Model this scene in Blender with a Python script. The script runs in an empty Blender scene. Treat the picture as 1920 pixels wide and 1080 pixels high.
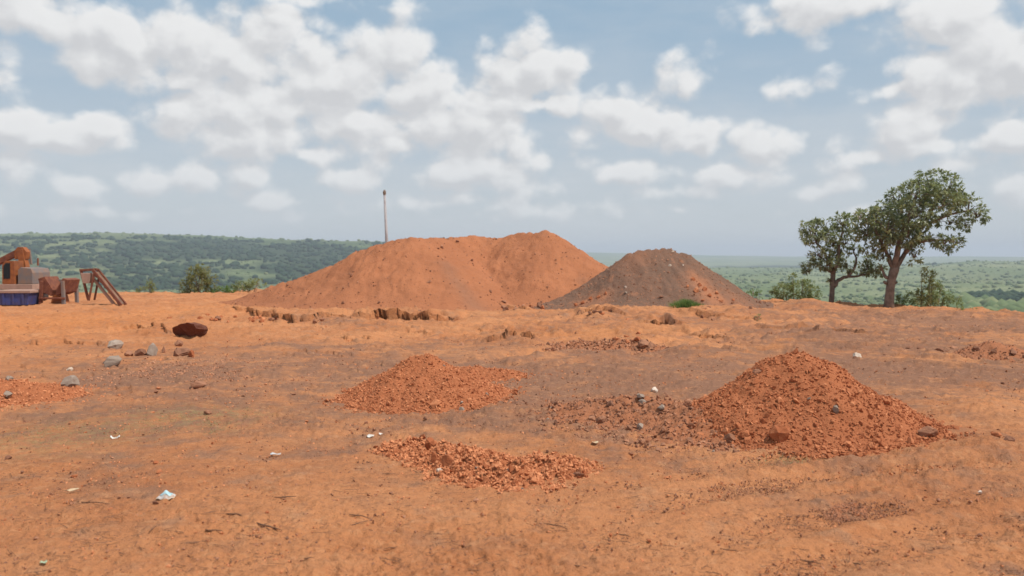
import bpy, bmesh, math, random
import numpy as np
from mathutils import Vector, Matrix

random.seed(7)
RNG = np.random.default_rng(7)
SC = bpy.context.scene
COL = SC.collection

# ------------------------------------------------------------------ camera
EYE = 2.0
FPX = 1500.0                                   # focal length in pixels of a 1920 wide frame
PITCH = math.atan(56 / FPX)
cam_d = bpy.data.cameras.new("camera")
cam_d.sensor_width = 36.0
cam_d.lens = 36.0 * FPX / 1920.0
cam_d.clip_start = 0.05
cam_d.clip_end = 40000.0
cam_d.dof.use_dof = True
cam_d.dof.focus_distance = 12.0
cam_d.dof.aperture_fstop = 1.6
cam = bpy.data.objects.new("camera", cam_d)
cam.location = (0, 0, EYE)
cam.rotation_euler = (math.radians(90) - PITCH, 0, 0)
COL.objects.link(cam)
SC.camera = cam

# ------------------------------------------------------------------ light
SUN_DIR = Vector((0.56, -0.22, 1.02)).normalized()       # towards the sun: right, slightly beyond
SUN_EL = math.asin(SUN_DIR.z)
SUN_AZ = math.atan2(SUN_DIR.x, SUN_DIR.y)
sun_d = bpy.data.lights.new("sun", 'SUN')
sun_d.energy = 4.3
sun_d.angle = math.radians(0.6)
sun_d.color = (1.0, 0.955, 0.88)
sun = bpy.data.objects.new("sun", sun_d)
sun.rotation_euler = SUN_DIR.to_track_quat('Z', 'Y').to_euler()
COL.objects.link(sun)

SC.view_settings.view_transform = 'Standard'
SC.view_settings.look = 'None'
SC.view_settings.gamma = 1.0
SC.view_settings.use_curve_mapping = False
SC.view_settings.exposure = 0.0
SC.render.engine = 'CYCLES'
SC.cycles.use_denoising = True
SC.cycles.max_bounces = 6
SC.cycles.diffuse_bounces = 2
SC.cycles.volume_bounces = 0


def px_dir(px, py):
    u, v = px - 960.0, py - 540.0
    cp, sp = math.cos(PITCH), math.sin(PITCH)
    return Vector((u, FPX * cp - v * sp, -FPX * sp - v * cp))


def at(px, py, Y):
    """the point seen at a pixel of the photograph, at depth Y"""
    d = px_dir(px, py)
    t = Y / d.y
    return Vector((d.x * t, Y, EYE + d.z * t))


def on0(px, py):
    """where the ray of a pixel meets the level z = 0"""
    d = px_dir(px, py)
    t = EYE / -d.z
    return d.x * t, d.y * t


# ---- world: Nishita sky with procedural cumulus in it
W = bpy.data.worlds.new("World")
SC.world = W
W.use_nodes = True
W.cycles.sampling_method = 'NONE'
nt = W.node_tree
for n in list(nt.nodes):
    nt.nodes.remove(n)


class NG:
    """tiny helper to write node graphs"""
    def __init__(s, tree):
        s.t = tree

    def node(s, typ, **kw):
        n = s.t.nodes.new(typ)
        for k, v in kw.items():
            setattr(n, k, v)
        return n

    def put(s, sock, v):
        if hasattr(v, 'is_output') or isinstance(v, bpy.types.NodeSocket):
            s.t.links.new(v, sock)
        elif v is not None:
            if hasattr(sock, 'default_value') and isinstance(v, (tuple, list)) and len(v) == 3 and len(sock.default_value) == 4:
                v = (*v, 1)
            sock.default_value = v

    def m(s, op, a=None, b=None, c=None, clamp=False):
        n = s.node('ShaderNodeMath', operation=op, use_clamp=clamp)
        for i, x in enumerate((a, b, c)):
            if x is not None:
                s.put(n.inputs[i], x)
        return n.outputs[0]

    def vm(s, op, a=None, b=None, out=0):
        n = s.node('ShaderNodeVectorMath', operation=op)
        s.put(n.inputs[0], a)
        if b is not None:
            s.put(n.inputs[1], b)
        return n.outputs[out]

    def xyz(s, x, y, z):
        n = s.node('ShaderNodeCombineXYZ')
        for i, v in enumerate((x, y, z)):
            s.put(n.inputs[i], v)
        return n.outputs[0]

    def sep(s, v):
        n = s.node('ShaderNodeSeparateXYZ')
        s.put(n.inputs[0], v)
        return n.outputs

    def noise(s, vec, scale, detail=4, rough=0.55, dist=0.0, lac=2.0, dim='3D', col=False):
        n = s.node('ShaderNodeTexNoise', noise_dimensions=dim)
        s.put(n.inputs['Vector'], vec)
        n.inputs['Scale'].default_value = scale
        n.inputs['Detail'].default_value = detail
        n.inputs['Roughness'].default_value = rough
        n.inputs['Distortion'].default_value = dist
        n.inputs['Lacunarity'].default_value = lac
        return n.outputs['Color' if col else 'Fac']

    def ramp(s, f, lo, hi, a=0.0, b=1.0, smooth=True):
        n = s.node('ShaderNodeMapRange', interpolation_type='SMOOTHSTEP' if smooth else 'LINEAR', clamp=True)
        for i, v in enumerate((f, lo, hi, a, b)):
            s.put(n.inputs[i], v)
        return n.outputs[0]

    def mix(s, f, a, b, blend='MIX'):
        n = s.node('ShaderNodeMix', data_type='RGBA', blend_type=blend, clamp_factor=True)
        s.put(n.inputs[0], f)
        s.put(n.inputs[6], a)
        s.put(n.inputs[7], b)
        return n.outputs[2]

    def attr(s, name, out='Fac'):
        n = s.node('ShaderNodeAttribute', attribute_name=name)
        return n.outputs[out]


CLOUDS = [  # pixel centre, half width, half height, weight
    (60, 40, 210, 62, 1.0), (270, 95, 150, 62, 1.0), (440, 85, 140, 68, 1.0), (530, 60, 60, 42, .8),
    (340, 150, 90, 28, .9), (430, 205, 150, 52, 1.0), (470, 255, 120, 42, .9), (580, 285, 55, 18, .7),
    (630, 165, 110, 68, 1.0), (710, 120, 110, 62, .95), (760, 185, 110, 48, .9), (690, 235, 150, 42, .9),
    (985, 140, 90, 66, 1.15), (1075, 120, 55, 36, .85), (930, 190, 90, 26, .85), (1020, 195, 90, 26, .85),
    (850, 245, 140, 50, 1.05), (740, 270, 110, 30, .85), (900, 320, 150, 36, .7), (960, 345, 110, 30, .6),
    (1150, 205, 60, 46, 1.0), (1215, 238, 125, 42, 1.05), (1310, 262, 48, 24, .8),
    (1432, 278, 55, 40, 1.0), (1300, 150, 66, 34, .55), (1455, 172, 62, 32, .6), (1675, 165, 44, 14, .6),
    (1700, 248, 72, 36, .85), (1640, 290, 50, 18, .6), (1720, 275, 80, 22, .75),
    (1590, 12, 150, 36, .95), (1760, 35, 150, 60, .95), (1860, 110, 130, 78, 1.0), (1720, 110, 60, 34, .7),
    (30, 235, 50, 34, .9), (115, 258, 85, 26, .95), (205, 245, 45, 28, .8), (5, 150, 28, 60, .6),
    (1170, 326, 96, 26, .85), (660, 352, 60, 24, .8), (470, 325, 42, 22, .7), (135, 345, 60, 38, 0.77),
    (30, 320, 60, 44, 0.72), (330, 345, 110, 30, 0.67), (1545, 355, 60, 22, .8), (1800, 305, 55, 26, .7),
    (1905, 262, 46, 24, .8), (1870, 350, 110, 34, 0.72), (560, 0, 150, 14, .5), (1400, 330, 130, 26, 0.64),
    (1000, 395, 190, 20, 0.64), (1270, 392, 22, 9, .6), (820, 385, 150, 22, .6), (560, 375, 90, 20, .55), (200, 395, 160, 20, .5), (1250, 365, 120, 18, .5), (1620, 395, 120, 16, .45),
]

cg = bpy.data.node_groups.new("cloud_field", 'ShaderNodeTree')
cg.interface.new_socket("Direction", in_out='INPUT', socket_type='NodeSocketVector')
cg.interface.new_socket("Density", in_out='OUTPUT', socket_type='NodeSocketFloat')
g = NG(cg)
gi = g.node('NodeGroupInput')
go = g.node('NodeGroupOutput')
dirv = g.vm('NORMALIZE', gi.outputs[0])
dx, dy, dz = g.sep(dirv)
az = g.m('ARCTAN2', dx, dy)
el = g.m('ARCSINE', dz)
warp = g.noise(dirv, 16, 3, 0.6, col=True)
wv = g.vm('MULTIPLY', g.vm('SUBTRACT', warp, (0.5, 0.5, 0.5)), (0.055, 0.030, 0.0))
ae = g.vm('ADD', g.xyz(az, el, 0.0), wv)
acc = None
for (cx, cy, rx, ry, s) in CLOUDS:
    d = px_dir(cx, cy).normalized()
    ca, ce = math.atan2(d.x, d.y), math.asin(d.z)
    q = g.vm('MULTIPLY', g.vm('SUBTRACT', ae, (ca, ce, 0)), (FPX / (rx * 1.35), FPX / (ry * 1.38), 0))
    r = g.vm('LENGTH', q, out=1)
    f = g.m('MULTIPLY_ADD', r, -s, s)
    acc = f if acc is None else g.m('SMOOTH_MAX', acc, f, 0.12)
# the same broken cover goes on all round the horizon and overhead
stretch = g.vm('MULTIPLY', dirv, (1, 1, 2.2))
cover = g.m('MULTIPLY_ADD', g.noise(stretch, 4.5, 2, 0.5), 3.0, -1.45)
inside = g.m('MULTIPLY', g.ramp(g.m('ABSOLUTE', az), 0.58, 0.72, 1.0, 0.0), g.ramp(el, 0.32, 0.42, 1.0, 0.0))
base = g.m('ADD', g.m('MULTIPLY', acc, inside), g.m('MULTIPLY', cover, g.m('SUBTRACT', 1.0, inside)))
det = g.noise(g.vm('MULTIPLY', dirv, (1, 1, 1.4)), 11, 9, 0.65, 0.15)
vo = g.node('ShaderNodeTexVoronoi', feature='F1', voronoi_dimensions='3D')
g.put(vo.inputs['Vector'], g.vm('ADD', g.vm('MULTIPLY', dirv, (1, 1, 1.25)), g.vm('MULTIPLY', warp, (.03, .03, .03))))
vo.inputs['Scale'].default_value = 17
vo.inputs['Detail'].default_value = 1.0
vo.inputs['Roughness'].default_value = 0.55
puff = g.m('MULTIPLY', g.m('SUBTRACT', 0.77, vo.outputs['Distance']), 0.85)
dens = g.m('MULTIPLY_ADD', g.m('SUBTRACT', det, 0.5), 1.40, g.m('ADD', base, puff))
g.put(go.inputs[0], dens)

g = NG(nt)
tc = g.node('ShaderNodeTexCoord')
dirw = tc.outputs['Generated']
sky = g.node('ShaderNodeTexSky', sky_type='NISHITA')
sky.sun_disc = False
sky.sun_elevation = SUN_EL
sky.sun_rotation = SUN_AZ
sky.altitude = 200
sky.air_density = 1.0
sky.dust_density = 1.6
sky.ozone_density = 1.0


def cloud_at(v):
    n = g.node('ShaderNodeGroup')
    n.node_tree = cg
    g.put(n.inputs[0], v)
    return n.outputs[0]


d0 = cloud_at(dirw)
d1 = cloud_at(g.vm('ADD', dirw, tuple(Vector((0.010, 0.0, 0.016)))))
wx, wy, wz = g.sep(dirw)
alpha = g.ramp(d0, 0.0, 0.54)
lit = g.ramp(g.m('SUBTRACT', d0, d1), -0.44, 0.46)
thick = g.ramp(d0, 0.15, 1.1)
lit2 = g.m('MULTIPLY_ADD', thick, -0.16, lit, clamp=True)
ccol = g.mix(lit2, (6.5, 6.5, 6.6), (9.0, 8.95, 8.85))
# low clouds lose contrast in the air between
low = g.ramp(wz, 0.0, 0.15, 0.42, 1.0)
a2 = g.m('MULTIPLY', alpha, g.m('MULTIPLY', low, 0.95))
hazecol = g.mix(g.ramp(wz, 0.0, 0.34), (6.3, 6.7, 7.0), (3.3, 4.85, 6.3))
skyc = g.mix(0.82, sky.outputs[0], hazecol)
veil = g.m('MULTIPLY', g.ramp(g.noise(g.vm('MULTIPLY', dirw, (1, 1, 4)), 5, 5, 0.6), 0.36, 0.72), g.ramp(wz, 0.04, 0.24, 0.5, 0.22))
skyc = g.mix(veil, skyc, (6.6, 6.85, 7.1))
skyc = g.mix(a2, skyc, ccol)
# below the horizon the sky dome is never seen: keep the horizon tone
bg = g.node('ShaderNodeBackground')
g.put(bg.inputs[0], skyc)
bg.inputs[1].default_value = 0.1
wo = g.node('ShaderNodeOutputWorld')
nt.links.new(bg.outputs[0], wo.inputs[0])

# ------------------------------------------------------------------ noise
_perm = np.random.default_rng(3).permutation(4096).astype(np.int64)
_ang = np.random.default_rng(4).random(4096) * 2 * np.pi
_gx, _gy = np.cos(_ang), np.sin(_ang)


def pnoise(x, y):
    xi, yi = np.floor(x).astype(np.int64), np.floor(y).astype(np.int64)
    xf, yf = x - xi, y - yi
    u = xf * xf * xf * (xf * (xf * 6 - 15) + 10)
    v = yf * yf * yf * (yf * (yf * 6 - 15) + 10)

    def gr(ix, iy, fx, fy):
        h = _perm[(ix + _perm[iy & 4095]) & 4095]
        return _gx[h] * fx + _gy[h] * fy
    a = gr(xi, yi, xf, yf)
    b = gr(xi + 1, yi, xf - 1, yf)
    c = gr(xi, yi + 1, xf, yf - 1)
    d = gr(xi + 1, yi + 1, xf - 1, yf - 1)
    return ((a + (b - a) * u) + ((c + (d - c) * u) - (a + (b - a) * u)) * v) * 1.5


def fbm(x, y, octv=4, gain=0.5, lac=2.03):
    s, a, f = 0.0, 1.0, 1.0
    for i in range(octv):
        s = s + a * pnoise(x * f + 17.3 * i, y * f - 9.1 * i)
        a *= gain
        f *= lac
    return s


def sstep(x, a, b):
    t = np.clip((x - a) / (b - a), 0, 1)
    return t * t * (3 - 2 * t)


# ------------------------------------------------------------------ object helpers
def mesh_np(name, V, F, mat=None, smooth=True, attrs=None):
    """mesh from numpy verts and a list of face arrays (each n x k)"""
    me = bpy.data.meshes.new(name)
    V = np.asarray(V, dtype=np.float32)
    Fs = [np.asarray(f, dtype=np.int32) for f in (F if isinstance(F, list) else [F]) if len(f)]
    me.vertices.add(len(V))
    me.vertices.foreach_set("co", V.ravel())
    idx = np.concatenate([f.ravel() for f in Fs])
    cnt = np.concatenate([np.full(len(f), f.shape[1], np.int32) for f in Fs])
    me.loops.add(len(idx))
    me.loops.foreach_set("vertex_index", idx)
    me.polygons.add(len(cnt))
    st = np.zeros(len(cnt), np.int32)
    st[1:] = np.cumsum(cnt)[:-1]
    me.polygons.foreach_set("loop_start", st)
    me.polygons.foreach_set("use_smooth", np.full(len(cnt), smooth, bool))
    for k, a in (attrs or {}).items():
        at_ = me.attributes.new(k, 'FLOAT', 'POINT')
        at_.data.foreach_set("value", np.asarray(a, np.float32))
    me.update(calc_edges=True)
    me.validate()
    if mat:
        me.materials.append(mat)
    return me


def link(name, me, parent=None, loc=None, rot=None, scale=None):
    o = bpy.data.objects.new(name, me)
    COL.objects.link(o)
    if parent:
        o.parent = parent
    if loc is not None:
        o.location = loc
    if rot is not None:
        o.rotation_euler = rot
    if scale is not None:
        o.scale = scale
    return o


def tag(o, label, cat, group=None):
    o['label'] = label
    o['category'] = cat
    if group:
        o['group'] = group
    return o


def thing(name, loc, label, cat, group=None):
    return tag(link(name, None, loc=loc), label, cat, group)


class MB:
    """collects simple solids in one bmesh"""
    def __init__(s):
        s.bm = bmesh.new()

    def box(s, x0, x1, y0, y1, z0, z1, M=None):
        r = bmesh.ops.create_cube(s.bm, size=1)
        S = Matrix.Translation(((x0 + x1) / 2, (y0 + y1) / 2, (z0 + z1) / 2)) @ Matrix.Diagonal((x1 - x0, y1 - y0, z1 - z0, 1))
        bmesh.ops.transform(s.bm, matrix=(M @ S if M else S), verts=r['verts'])
        return s

    def bar(s, a, b, w, h=None):
        a, b = Vector(a), Vector(b)
        d = b - a
        q = d.to_track_quat('X', 'Z').to_matrix().to_4x4()
        s.box(0, d.length, -w / 2, w / 2, -(h or w) / 2, (h or w) / 2, Matrix.Translation(a) @ q)
        return s

    def tube(s, pts, radii, seg=10):
        pts = [Vector(p) for p in pts]
        rings = []
        for i, p in enumerate(pts):
            t = (pts[min(i + 1, len(pts) - 1)] - pts[max(i - 1, 0)]).normalized()
            up = Vector((0.31, 0.95, 0.05)) if abs(t.y) < 0.9 else Vector((1, 0, 0))
            e1 = t.cross(up).normalized()
            e2 = t.cross(e1)
            rings.append([s.bm.verts.new(p + (e1 * math.cos(k * 2 * math.pi / seg) + e2 * math.sin(k * 2 * math.pi / seg)) * radii[i]) for k in range(seg)])
        for a, b in zip(rings, rings[1:]):
            for k in range(seg):
                s.bm.faces.new((a[k], a[(k + 1) % seg], b[(k + 1) % seg], b[k]))
        s.bm.faces.new(rings[0][::-1])
        s.bm.faces.new(rings[-1])
        return s

    def prism(s, poly, y0, y1):
        """polygon of (x, z) drawn out from y0 to y1"""
        a = [s.bm.verts.new((x, y0, z)) for x, z in poly]
        b = [s.bm.verts.new((x, y1, z)) for x, z in poly]
        n = len(poly)
        s.bm.faces.new(a)
        s.bm.faces.new(b[::-1])
        for k in range(n):
            s.bm.faces.new((a[k], b[k], b[(k + 1) % n], a[(k + 1) % n]))
        return s

    def mesh(s, name, mat=None, smooth=False, bevel=0.0):
        bmesh.ops.recalc_face_normals(s.bm, faces=s.bm.faces)
        if bevel:
            bmesh.ops.bevel(s.bm, geom=s.bm.edges[:], offset=bevel, segments=1, affect='EDGES')
        me = bpy.data.meshes.new(name)
        s.bm.to_mesh(me)
        s.bm.free()
        if mat:
            me.materials.append(mat)
        if smooth:
            me.polygons.foreach_set("use_smooth", np.ones(len(me.polygons), bool))
        return me


# ------------------------------------------------------------------ materials
def new_mat(name):
    m = bpy.data.materials.new(name)
    m.use_nodes = True
    t = m.node_tree
    for n in list(t.nodes):
        t.nodes.remove(n)
    out = t.nodes.new('ShaderNodeOutputMaterial')
    b = t.nodes.new('ShaderNodeBsdfPrincipled')
    t.links.new(b.outputs[0], out.inputs[0])
    return m, NG(t), b, out


def bump(g, b, h, strength, dist):
    n = g.node('ShaderNodeBump')
    n.inputs['Strength'].default_value = strength
    n.inputs['Distance'].default_value = dist
    g.put(n.inputs['Height'], h)
    g.t.links.new(n.outputs[0], b.inputs['Normal'])


def simple(name, col, rough=0.7, var=0.25, scale=6.0, metal=0.0, col2=None, bmp=0.0):
    m, g, b, _ = new_mat(name)
    tcn = g.node('ShaderNodeTexCoord').outputs['Object']
    n = g.noise(tcn, scale, 5, 0.6)
    c2 = col2 or tuple(c * (1 - var) for c in col)
    g.put(b.inputs['Base Color'], g.mix(g.ramp(n, 0.35, 0.68), col, c2))
    b.inputs['Roughness'].default_value = rough
    b.inputs['Metallic'].default_value = metal
    b.inputs['Specular IOR Level'].default_value = 0.25
    if bmp:
        bump(g, b, n, 0.5, bmp)
    return m


ORANGE = (0.545, 0.234, 0.104)
PALE = (0.61, 0.325, 0.172)
GREYB = (0.262, 0.136, 0.087)


def ground_material():
    m, g, b, _ = new_mat("laterite_ground")
    P = g.node('ShaderNodeNewGeometry').outputs['Position']
    big = g.noise(P, 0.35, 5, 0.6)
    mid = g.noise(g.vm('MULTIPLY', P, (1, 1.0, 1)), 2.2, 6, 0.62)
    fine = g.noise(P, 28, 5, 0.7)
    speck = g.noise(P, 75, 3, 0.6)
    c = g.mix(g.ramp(big, 0.35, 0.68), ORANGE, (0.44, 0.170, 0.072))
    streak = g.noise(g.vm('MULTIPLY', P, (0.8, 2.2, 1)), 1.3, 6, 0.66)
    c = g.mix(g.m('MULTIPLY', g.ramp(streak, 0.48, 0.68), 0.62), c, (0.375, 0.170, 0.086))
    c = g.mix(g.m('MULTIPLY', g.ramp(mid, 0.52, 0.75), 0.5), c, PALE)
    c = g.mix(g.m('MULTIPLY', g.attr('bright'), 0.8), c, (0.58, 0.215, 0.072))
    dk = g.m('ADD', g.attr('dark'), g.m('MULTIPLY', g.m('SUBTRACT', mid, 0.5), 2.0))
    dk = g.m('ADD', dk, g.m('MULTIPLY', g.m('SUBTRACT', big, 0.5), 1.4))
    c = g.mix(g.m('MULTIPLY', g.ramp(dk, 0.10, 0.85), 0.90), c, GREYB)
    c = g.mix(g.m('MULTIPLY', g.ramp(fine, 0.50, 0.68), 0.38), c, (0.25, 0.105, 0.056))
    c = g.mix(g.m('MULTIPLY', g.ramp(speck, 0.60, 0.70), g.m('MULTIPLY_ADD', g.ramp(mid, 0.4, 0.65), 0.55, 0.15)), c, (0.16, 0.075, 0.045))
    crust = g.noise(g.vm('MULTIPLY', P, (1, 1.5, 1)), 6.5, 7, 0.68)
    c = g.mix(g.m('MULTIPLY', g.ramp(crust, 0.54, 0.62), 0.30), c, (0.24, 0.110, 0.066))
    c = g.mix(g.m('MULTIPLY', g.ramp(crust, 0.45, 0.38), 0.35), c, (0.60, 0.30, 0.15))
    dry = g.m('MULTIPLY', g.attr('dry'), g.ramp(g.noise(P, 9, 5, 0.7), 0.42, 0.62))
    c = g.mix(g.m('MULTIPLY', dry, 0.55), c, (0.32, 0.24, 0.11))
    c = g.mix(g.attr('grass'), c, (0.08, 0.11, 0.035))
    g.put(b.inputs['Base Color'], c)
    b.inputs['Roughness'].default_value = 0.95
    b.inputs['Specular IOR Level'].default_value = 0.1
    h = g.m('ADD', fine, g.m('MULTIPLY', mid, 1.6))
    h = g.m('ADD', h, g.m('MULTIPLY', speck, 0.35))
    h = g.m('ADD', h, g.m('MULTIPLY', crust, 1.2))
    bump(g, b, h, 0.9, 0.035)
    return m


def heap_material(name, c1, c2, c3, scale=1.0, streak=0.0, bdist=0.05):
    m, g, b, _ = new_mat(name)
    P = g.node('ShaderNodeNewGeometry').outputs['Position']
    big = g.noise(P, 0.55 * scale, 5, 0.6)
    mid = g.noise(P, 3.0 * scale, 6, 0.65)
    fine = g.noise(P, 22 * scale, 4, 0.7)
    c = g.mix(g.ramp(big, 0.35, 0.66), c1, c2)
    c = g.mix(g.m('MULTIPLY', g.ramp(mid, 0.52, 0.74), 0.6), c, c3)
    c = g.mix(g.m('MULTIPLY', g.ramp(fine, 0.52, 0.70), 0.38), c, tuple(x * 0.55 for x in c1))
    c = g.mix(g.m('MULTIPLY', g.attr('tint'), 0.75), c, c3 if not streak else GREYB)
    g.put(b.inputs['Base Color'], c)
    b.inputs['Roughness'].default_value = 0.95
    b.inputs['Specular IOR Level'].default_value = 0.1
    bump(g, b, g.m('ADD', g.m('MULTIPLY', mid, 2.0), fine), 0.7, bdist)
    return m


def stone_material(name, c1, c2, scale=9.0):
    m, g, b, _ = new_mat(name)
    tcn = g.node('ShaderNodeTexCoord').outputs['Object']
    P = g.node('ShaderNodeNewGeometry').outputs['Position']
    rnd = g.node('ShaderNodeObjectInfo').outputs['Random']
    n = g.noise(P, scale, 4, 0.6)
    f = g.m('ADD', g.m('MULTIPLY', n, 0.7), g.m('MULTIPLY', g.m('ADD', rnd, g.attr('var')), 0.4))
    g.put(b.inputs['Base Color'], g.mix(g.ramp(f, 0.35, 0.95), c1, c2))
    b.inputs['Roughness'].default_value = 0.92
    b.inputs['Specular IOR Level'].default_value = 0.12
    bump(g, b, g.noise(P, scale * 6, 4, 0.65), 0.6, 0.012)
    return m


def leaf_material(name, c1, c2, c3, trans=0.3, rough=0.5, spec=0.35):
    m, g, b, out = new_mat(name)
    v = g.attr('var')
    c = g.mix(g.ramp(v, 0.0, 0.55, smooth=False), c1, c2)
    c = g.mix(g.ramp(v, 0.6, 1.0, smooth=False), c, c3)
    g.put(b.inputs['Base Color'], c)
    b.inputs['Roughness'].default_value = rough
    b.inputs['Specular IOR Level'].default_value = spec
    tr = g.node('ShaderNodeBsdfTranslucent')
    g.put(tr.inputs[0], g.mix(0.5, c, (0.26, 0.31, 0.08)))
    mx = g.node('ShaderNodeMixShader')
    mx.inputs[0].default_value = trans
    g.t.links.new(b.outputs[0], mx.inputs[1])
    g.t.links.new(tr.outputs[0], mx.inputs[2])
    g.t.links.new(mx.outputs[0], out.inputs[0])
    return m


def valley_material():
    m, g, b, _ = new_mat("bush_country")
    P = g.node('ShaderNodeNewGeometry').outputs['Position']
    big = g.noise(P, 0.0022, 4, 0.55)
    mid = g.noise(P, 0.012, 5, 0.6)
    fine = g.noise(P, 0.10, 5, 0.7)
    c = g.mix(g.ramp(big, 0.38, 0.64), (0.155, 0.195, 0.085), (0.25, 0.27, 0.135))
    c = g.mix(g.m('MULTIPLY', g.ramp(mid, 0.5, 0.72), 0.6), c, (0.12, 0.16, 0.066))
    c = g.mix(g.m('MULTIPLY', g.ramp(g.noise(P, 0.006, 3, 0.5), 0.60, 0.70), 0.5), c, (0.27, 0.235, 0.13))
    c = g.mix(g.m('MULTIPLY', g.ramp(fine, 0.48, 0.66), 0.62), c, (0.080, 0.115, 0.048))
    c = g.mix(g.attr('pale'), c, g.mix(g.ramp(mid, 0.4, 0.7), (0.27, 0.25, 0.12), (0.17, 0.185, 0.075)))
    c = g.mix(g.m('MULTIPLY', g.attr('wood_and_shade'), 0.9), c, g.mix(fine, (0.022, 0.042, 0.024), (0.045, 0.066, 0.032)))  # dark woods, and cloud shadow on the left hills put into the colour
    g.put(b.inputs['Base Color'], c)
    b.inputs['Roughness'].default_value = 0.95
    b.inputs['Specular IOR Level'].default_value = 0.05
    bump(g, b, fine, 1.0, 6.0)
    return m


M_GROUND = ground_material()
M_REDHEAP = heap_material("red_earth_heap", (0.37, 0.142, 0.068), (0.43, 0.166, 0.078), (0.32, 0.114, 0.054), streak=1.0, bdist=0.06)
M_DARKHEAP = heap_material("dark_gravel_heap", (0.178, 0.104, 0.072), (0.205, 0.112, 0.075), (0.44, 0.18, 0.09), scale=1.3)
M_GRAVELHEAP = heap_material("red_gravel_heap", (0.39, 0.134, 0.059), (0.44, 0.152, 0.066), (0.34, 0.112, 0.048), scale=2.5, bdist=0.03)
M_BROWNHEAP = heap_material("brown_gravel_heap", (0.36, 0.150, 0.078), (0.40, 0.155, 0.075), (0.42, 0.15, 0.065), scale=2.5, bdist=0.03)
M_STONE = stone_material("red_laterite_stone", (0.35, 0.112, 0.048), (0.60, 0.240, 0.112))
M_STONE_B = stone_material("brown_stone", (0.23, 0.108, 0.066), (0.47, 0.22, 0.125))
M_STONE_G = stone_material("grey_stone", (0.27, 0.20, 0.155), (0.42, 0.33, 0.265))
M_STONE_P = stone_material("pale_stone", (0.55, 0.42, 0.32), (0.70, 0.60, 0.52))
M_BARK = simple("bark", (0.24, 0.170, 0.130), 0.9, col2=(0.14, 0.098, 0.076), scale=5, bmp=0.03)
M_BARKL = simple("pale_bark", (0.30, 0.20, 0.15), 0.9, col2=(0.17, 0.10, 0.07), scale=5, bmp=0.02)
M_LEAF = leaf_material("tree_leaf", (0.135, 0.165, 0.090), (0.27, 0.295, 0.150), (0.46, 0.44, 0.23), 0.42, 0.36, 0.9)
M_BUSHLEAF = leaf_material("bush_leaf", (0.17, 0.205, 0.080), (0.25, 0.275, 0.11), (0.34, 0.34, 0.15), 0.45)
M_DRYLEAF = leaf_material("olive_leaf", (0.19, 0.185, 0.075), (0.26, 0.245, 0.095), (0.33, 0.29, 0.12), 0.45)
M_GRASS = leaf_material("green_grass_blade", (0.085, 0.16, 0.036), (0.12, 0.21, 0.05), (0.18, 0.25, 0.07), 0.4)
M_VALLEY = valley_material()
M_CLUMP = leaf_material("distant_bush", (0.085, 0.125, 0.055), (0.15, 0.19, 0.085), (0.24, 0.25, 0.125), 0.1, 0.9, 0.05)
M_WOOD_SHADE = leaf_material("distant_wood_shade", (0.026, 0.050, 0.030), (0.040, 0.068, 0.038), (0.062, 0.090, 0.046), 0.1, 0.9, 0.05)  # distant trees, and clumps that paint cloud shadow on the left hills

# ------------------------------------------------------------------ the plateau
EDGE_PX = [(-2600, 46), (0, 44), (420, 46), (700, 60), (1000, 62), (1250, 55), (1420, 37.5), (1520, 35.5), (1650, 33.5), (1750, 32.0), (1920, 28.5), (2600, 24), (9000, 20)]
_ex = np.array([math.atan((p - 960) / FPX) for p, _ in EDGE_PX])
_er = np.array([r / math.cos(math.atan((p - 960) / FPX)) if abs(p - 960) < 2000 else r for p, r in EDGE_PX])


def edge_r(azv):
    a = np.abs(np.arctan2(np.sin(azv), np.cos(azv)))
    return np.interp(np.where(a < 1.4, np.arctan2(np.sin(azv), np.cos(azv)), 1.5), np.r_[_ex, 1.6], np.r_[_er, 45.0])


def ell(px, py, rx, ry, s=1.0):
    """an ellipse read off the photograph turned into one lying on the ground: x, y, rx, ry, weight"""
    x, y = on0(px, py)
    y0, y1 = on0(px, py + ry)[1], on0(px, max(py - ry, 520))[1]
    return (x, y, rx * y / FPX, (y1 - y0) / 2, s)


HUMPS = [  # low undulations: ellipse + height
    (ell(1350, 668, 95, 14), .13), (ell(1480, 662, 50, 8), .12), (ell(970, 645, 70, 14), .16), (ell(520, 655, 90, 8), .07),
    (ell(1150, 592, 70, 12), .24), (ell(1285, 590, 100, 11), .22), (ell(1390, 592, 60, 9), .20), (ell(1090, 600, 60, 9), .16),
    (ell(1510, 578, 60, 6), .30), (ell(1760, 592, 80, 6), .18), (ell(560, 598, 180, 8), .22), (ell(390, 600, 50, 7), .24),
    (ell(790, 655, 100, 6), .06), (ell(1000, 775, 110, 14), .05), (ell(1850, 775, 120, 20), .06), (ell(1560, 634, 60, 5), .14),
    (ell(300, 625, 60, 10), .10), (ell(80, 640, 120, 12), .06), (ell(960, 760, 60, 6), .03), (ell(700, 740, 200, 40), -.02),
    (ell(250, 575, 120, 7), .05), (ell(1830, 830, 110, 18), .05),
]
PITS = [  # dug hollows with a steep far side
    (ell(770, 597, 95, 7), .30), (ell(1250, 609, 36, 4), .16), (ell(1345, 634, 60, 5), .12), (ell(1450, 604, 50, 4), .14),
    (ell(650, 600, 60, 4), .15), (ell(1290, 628, 40, 3), .10),
]
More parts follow.
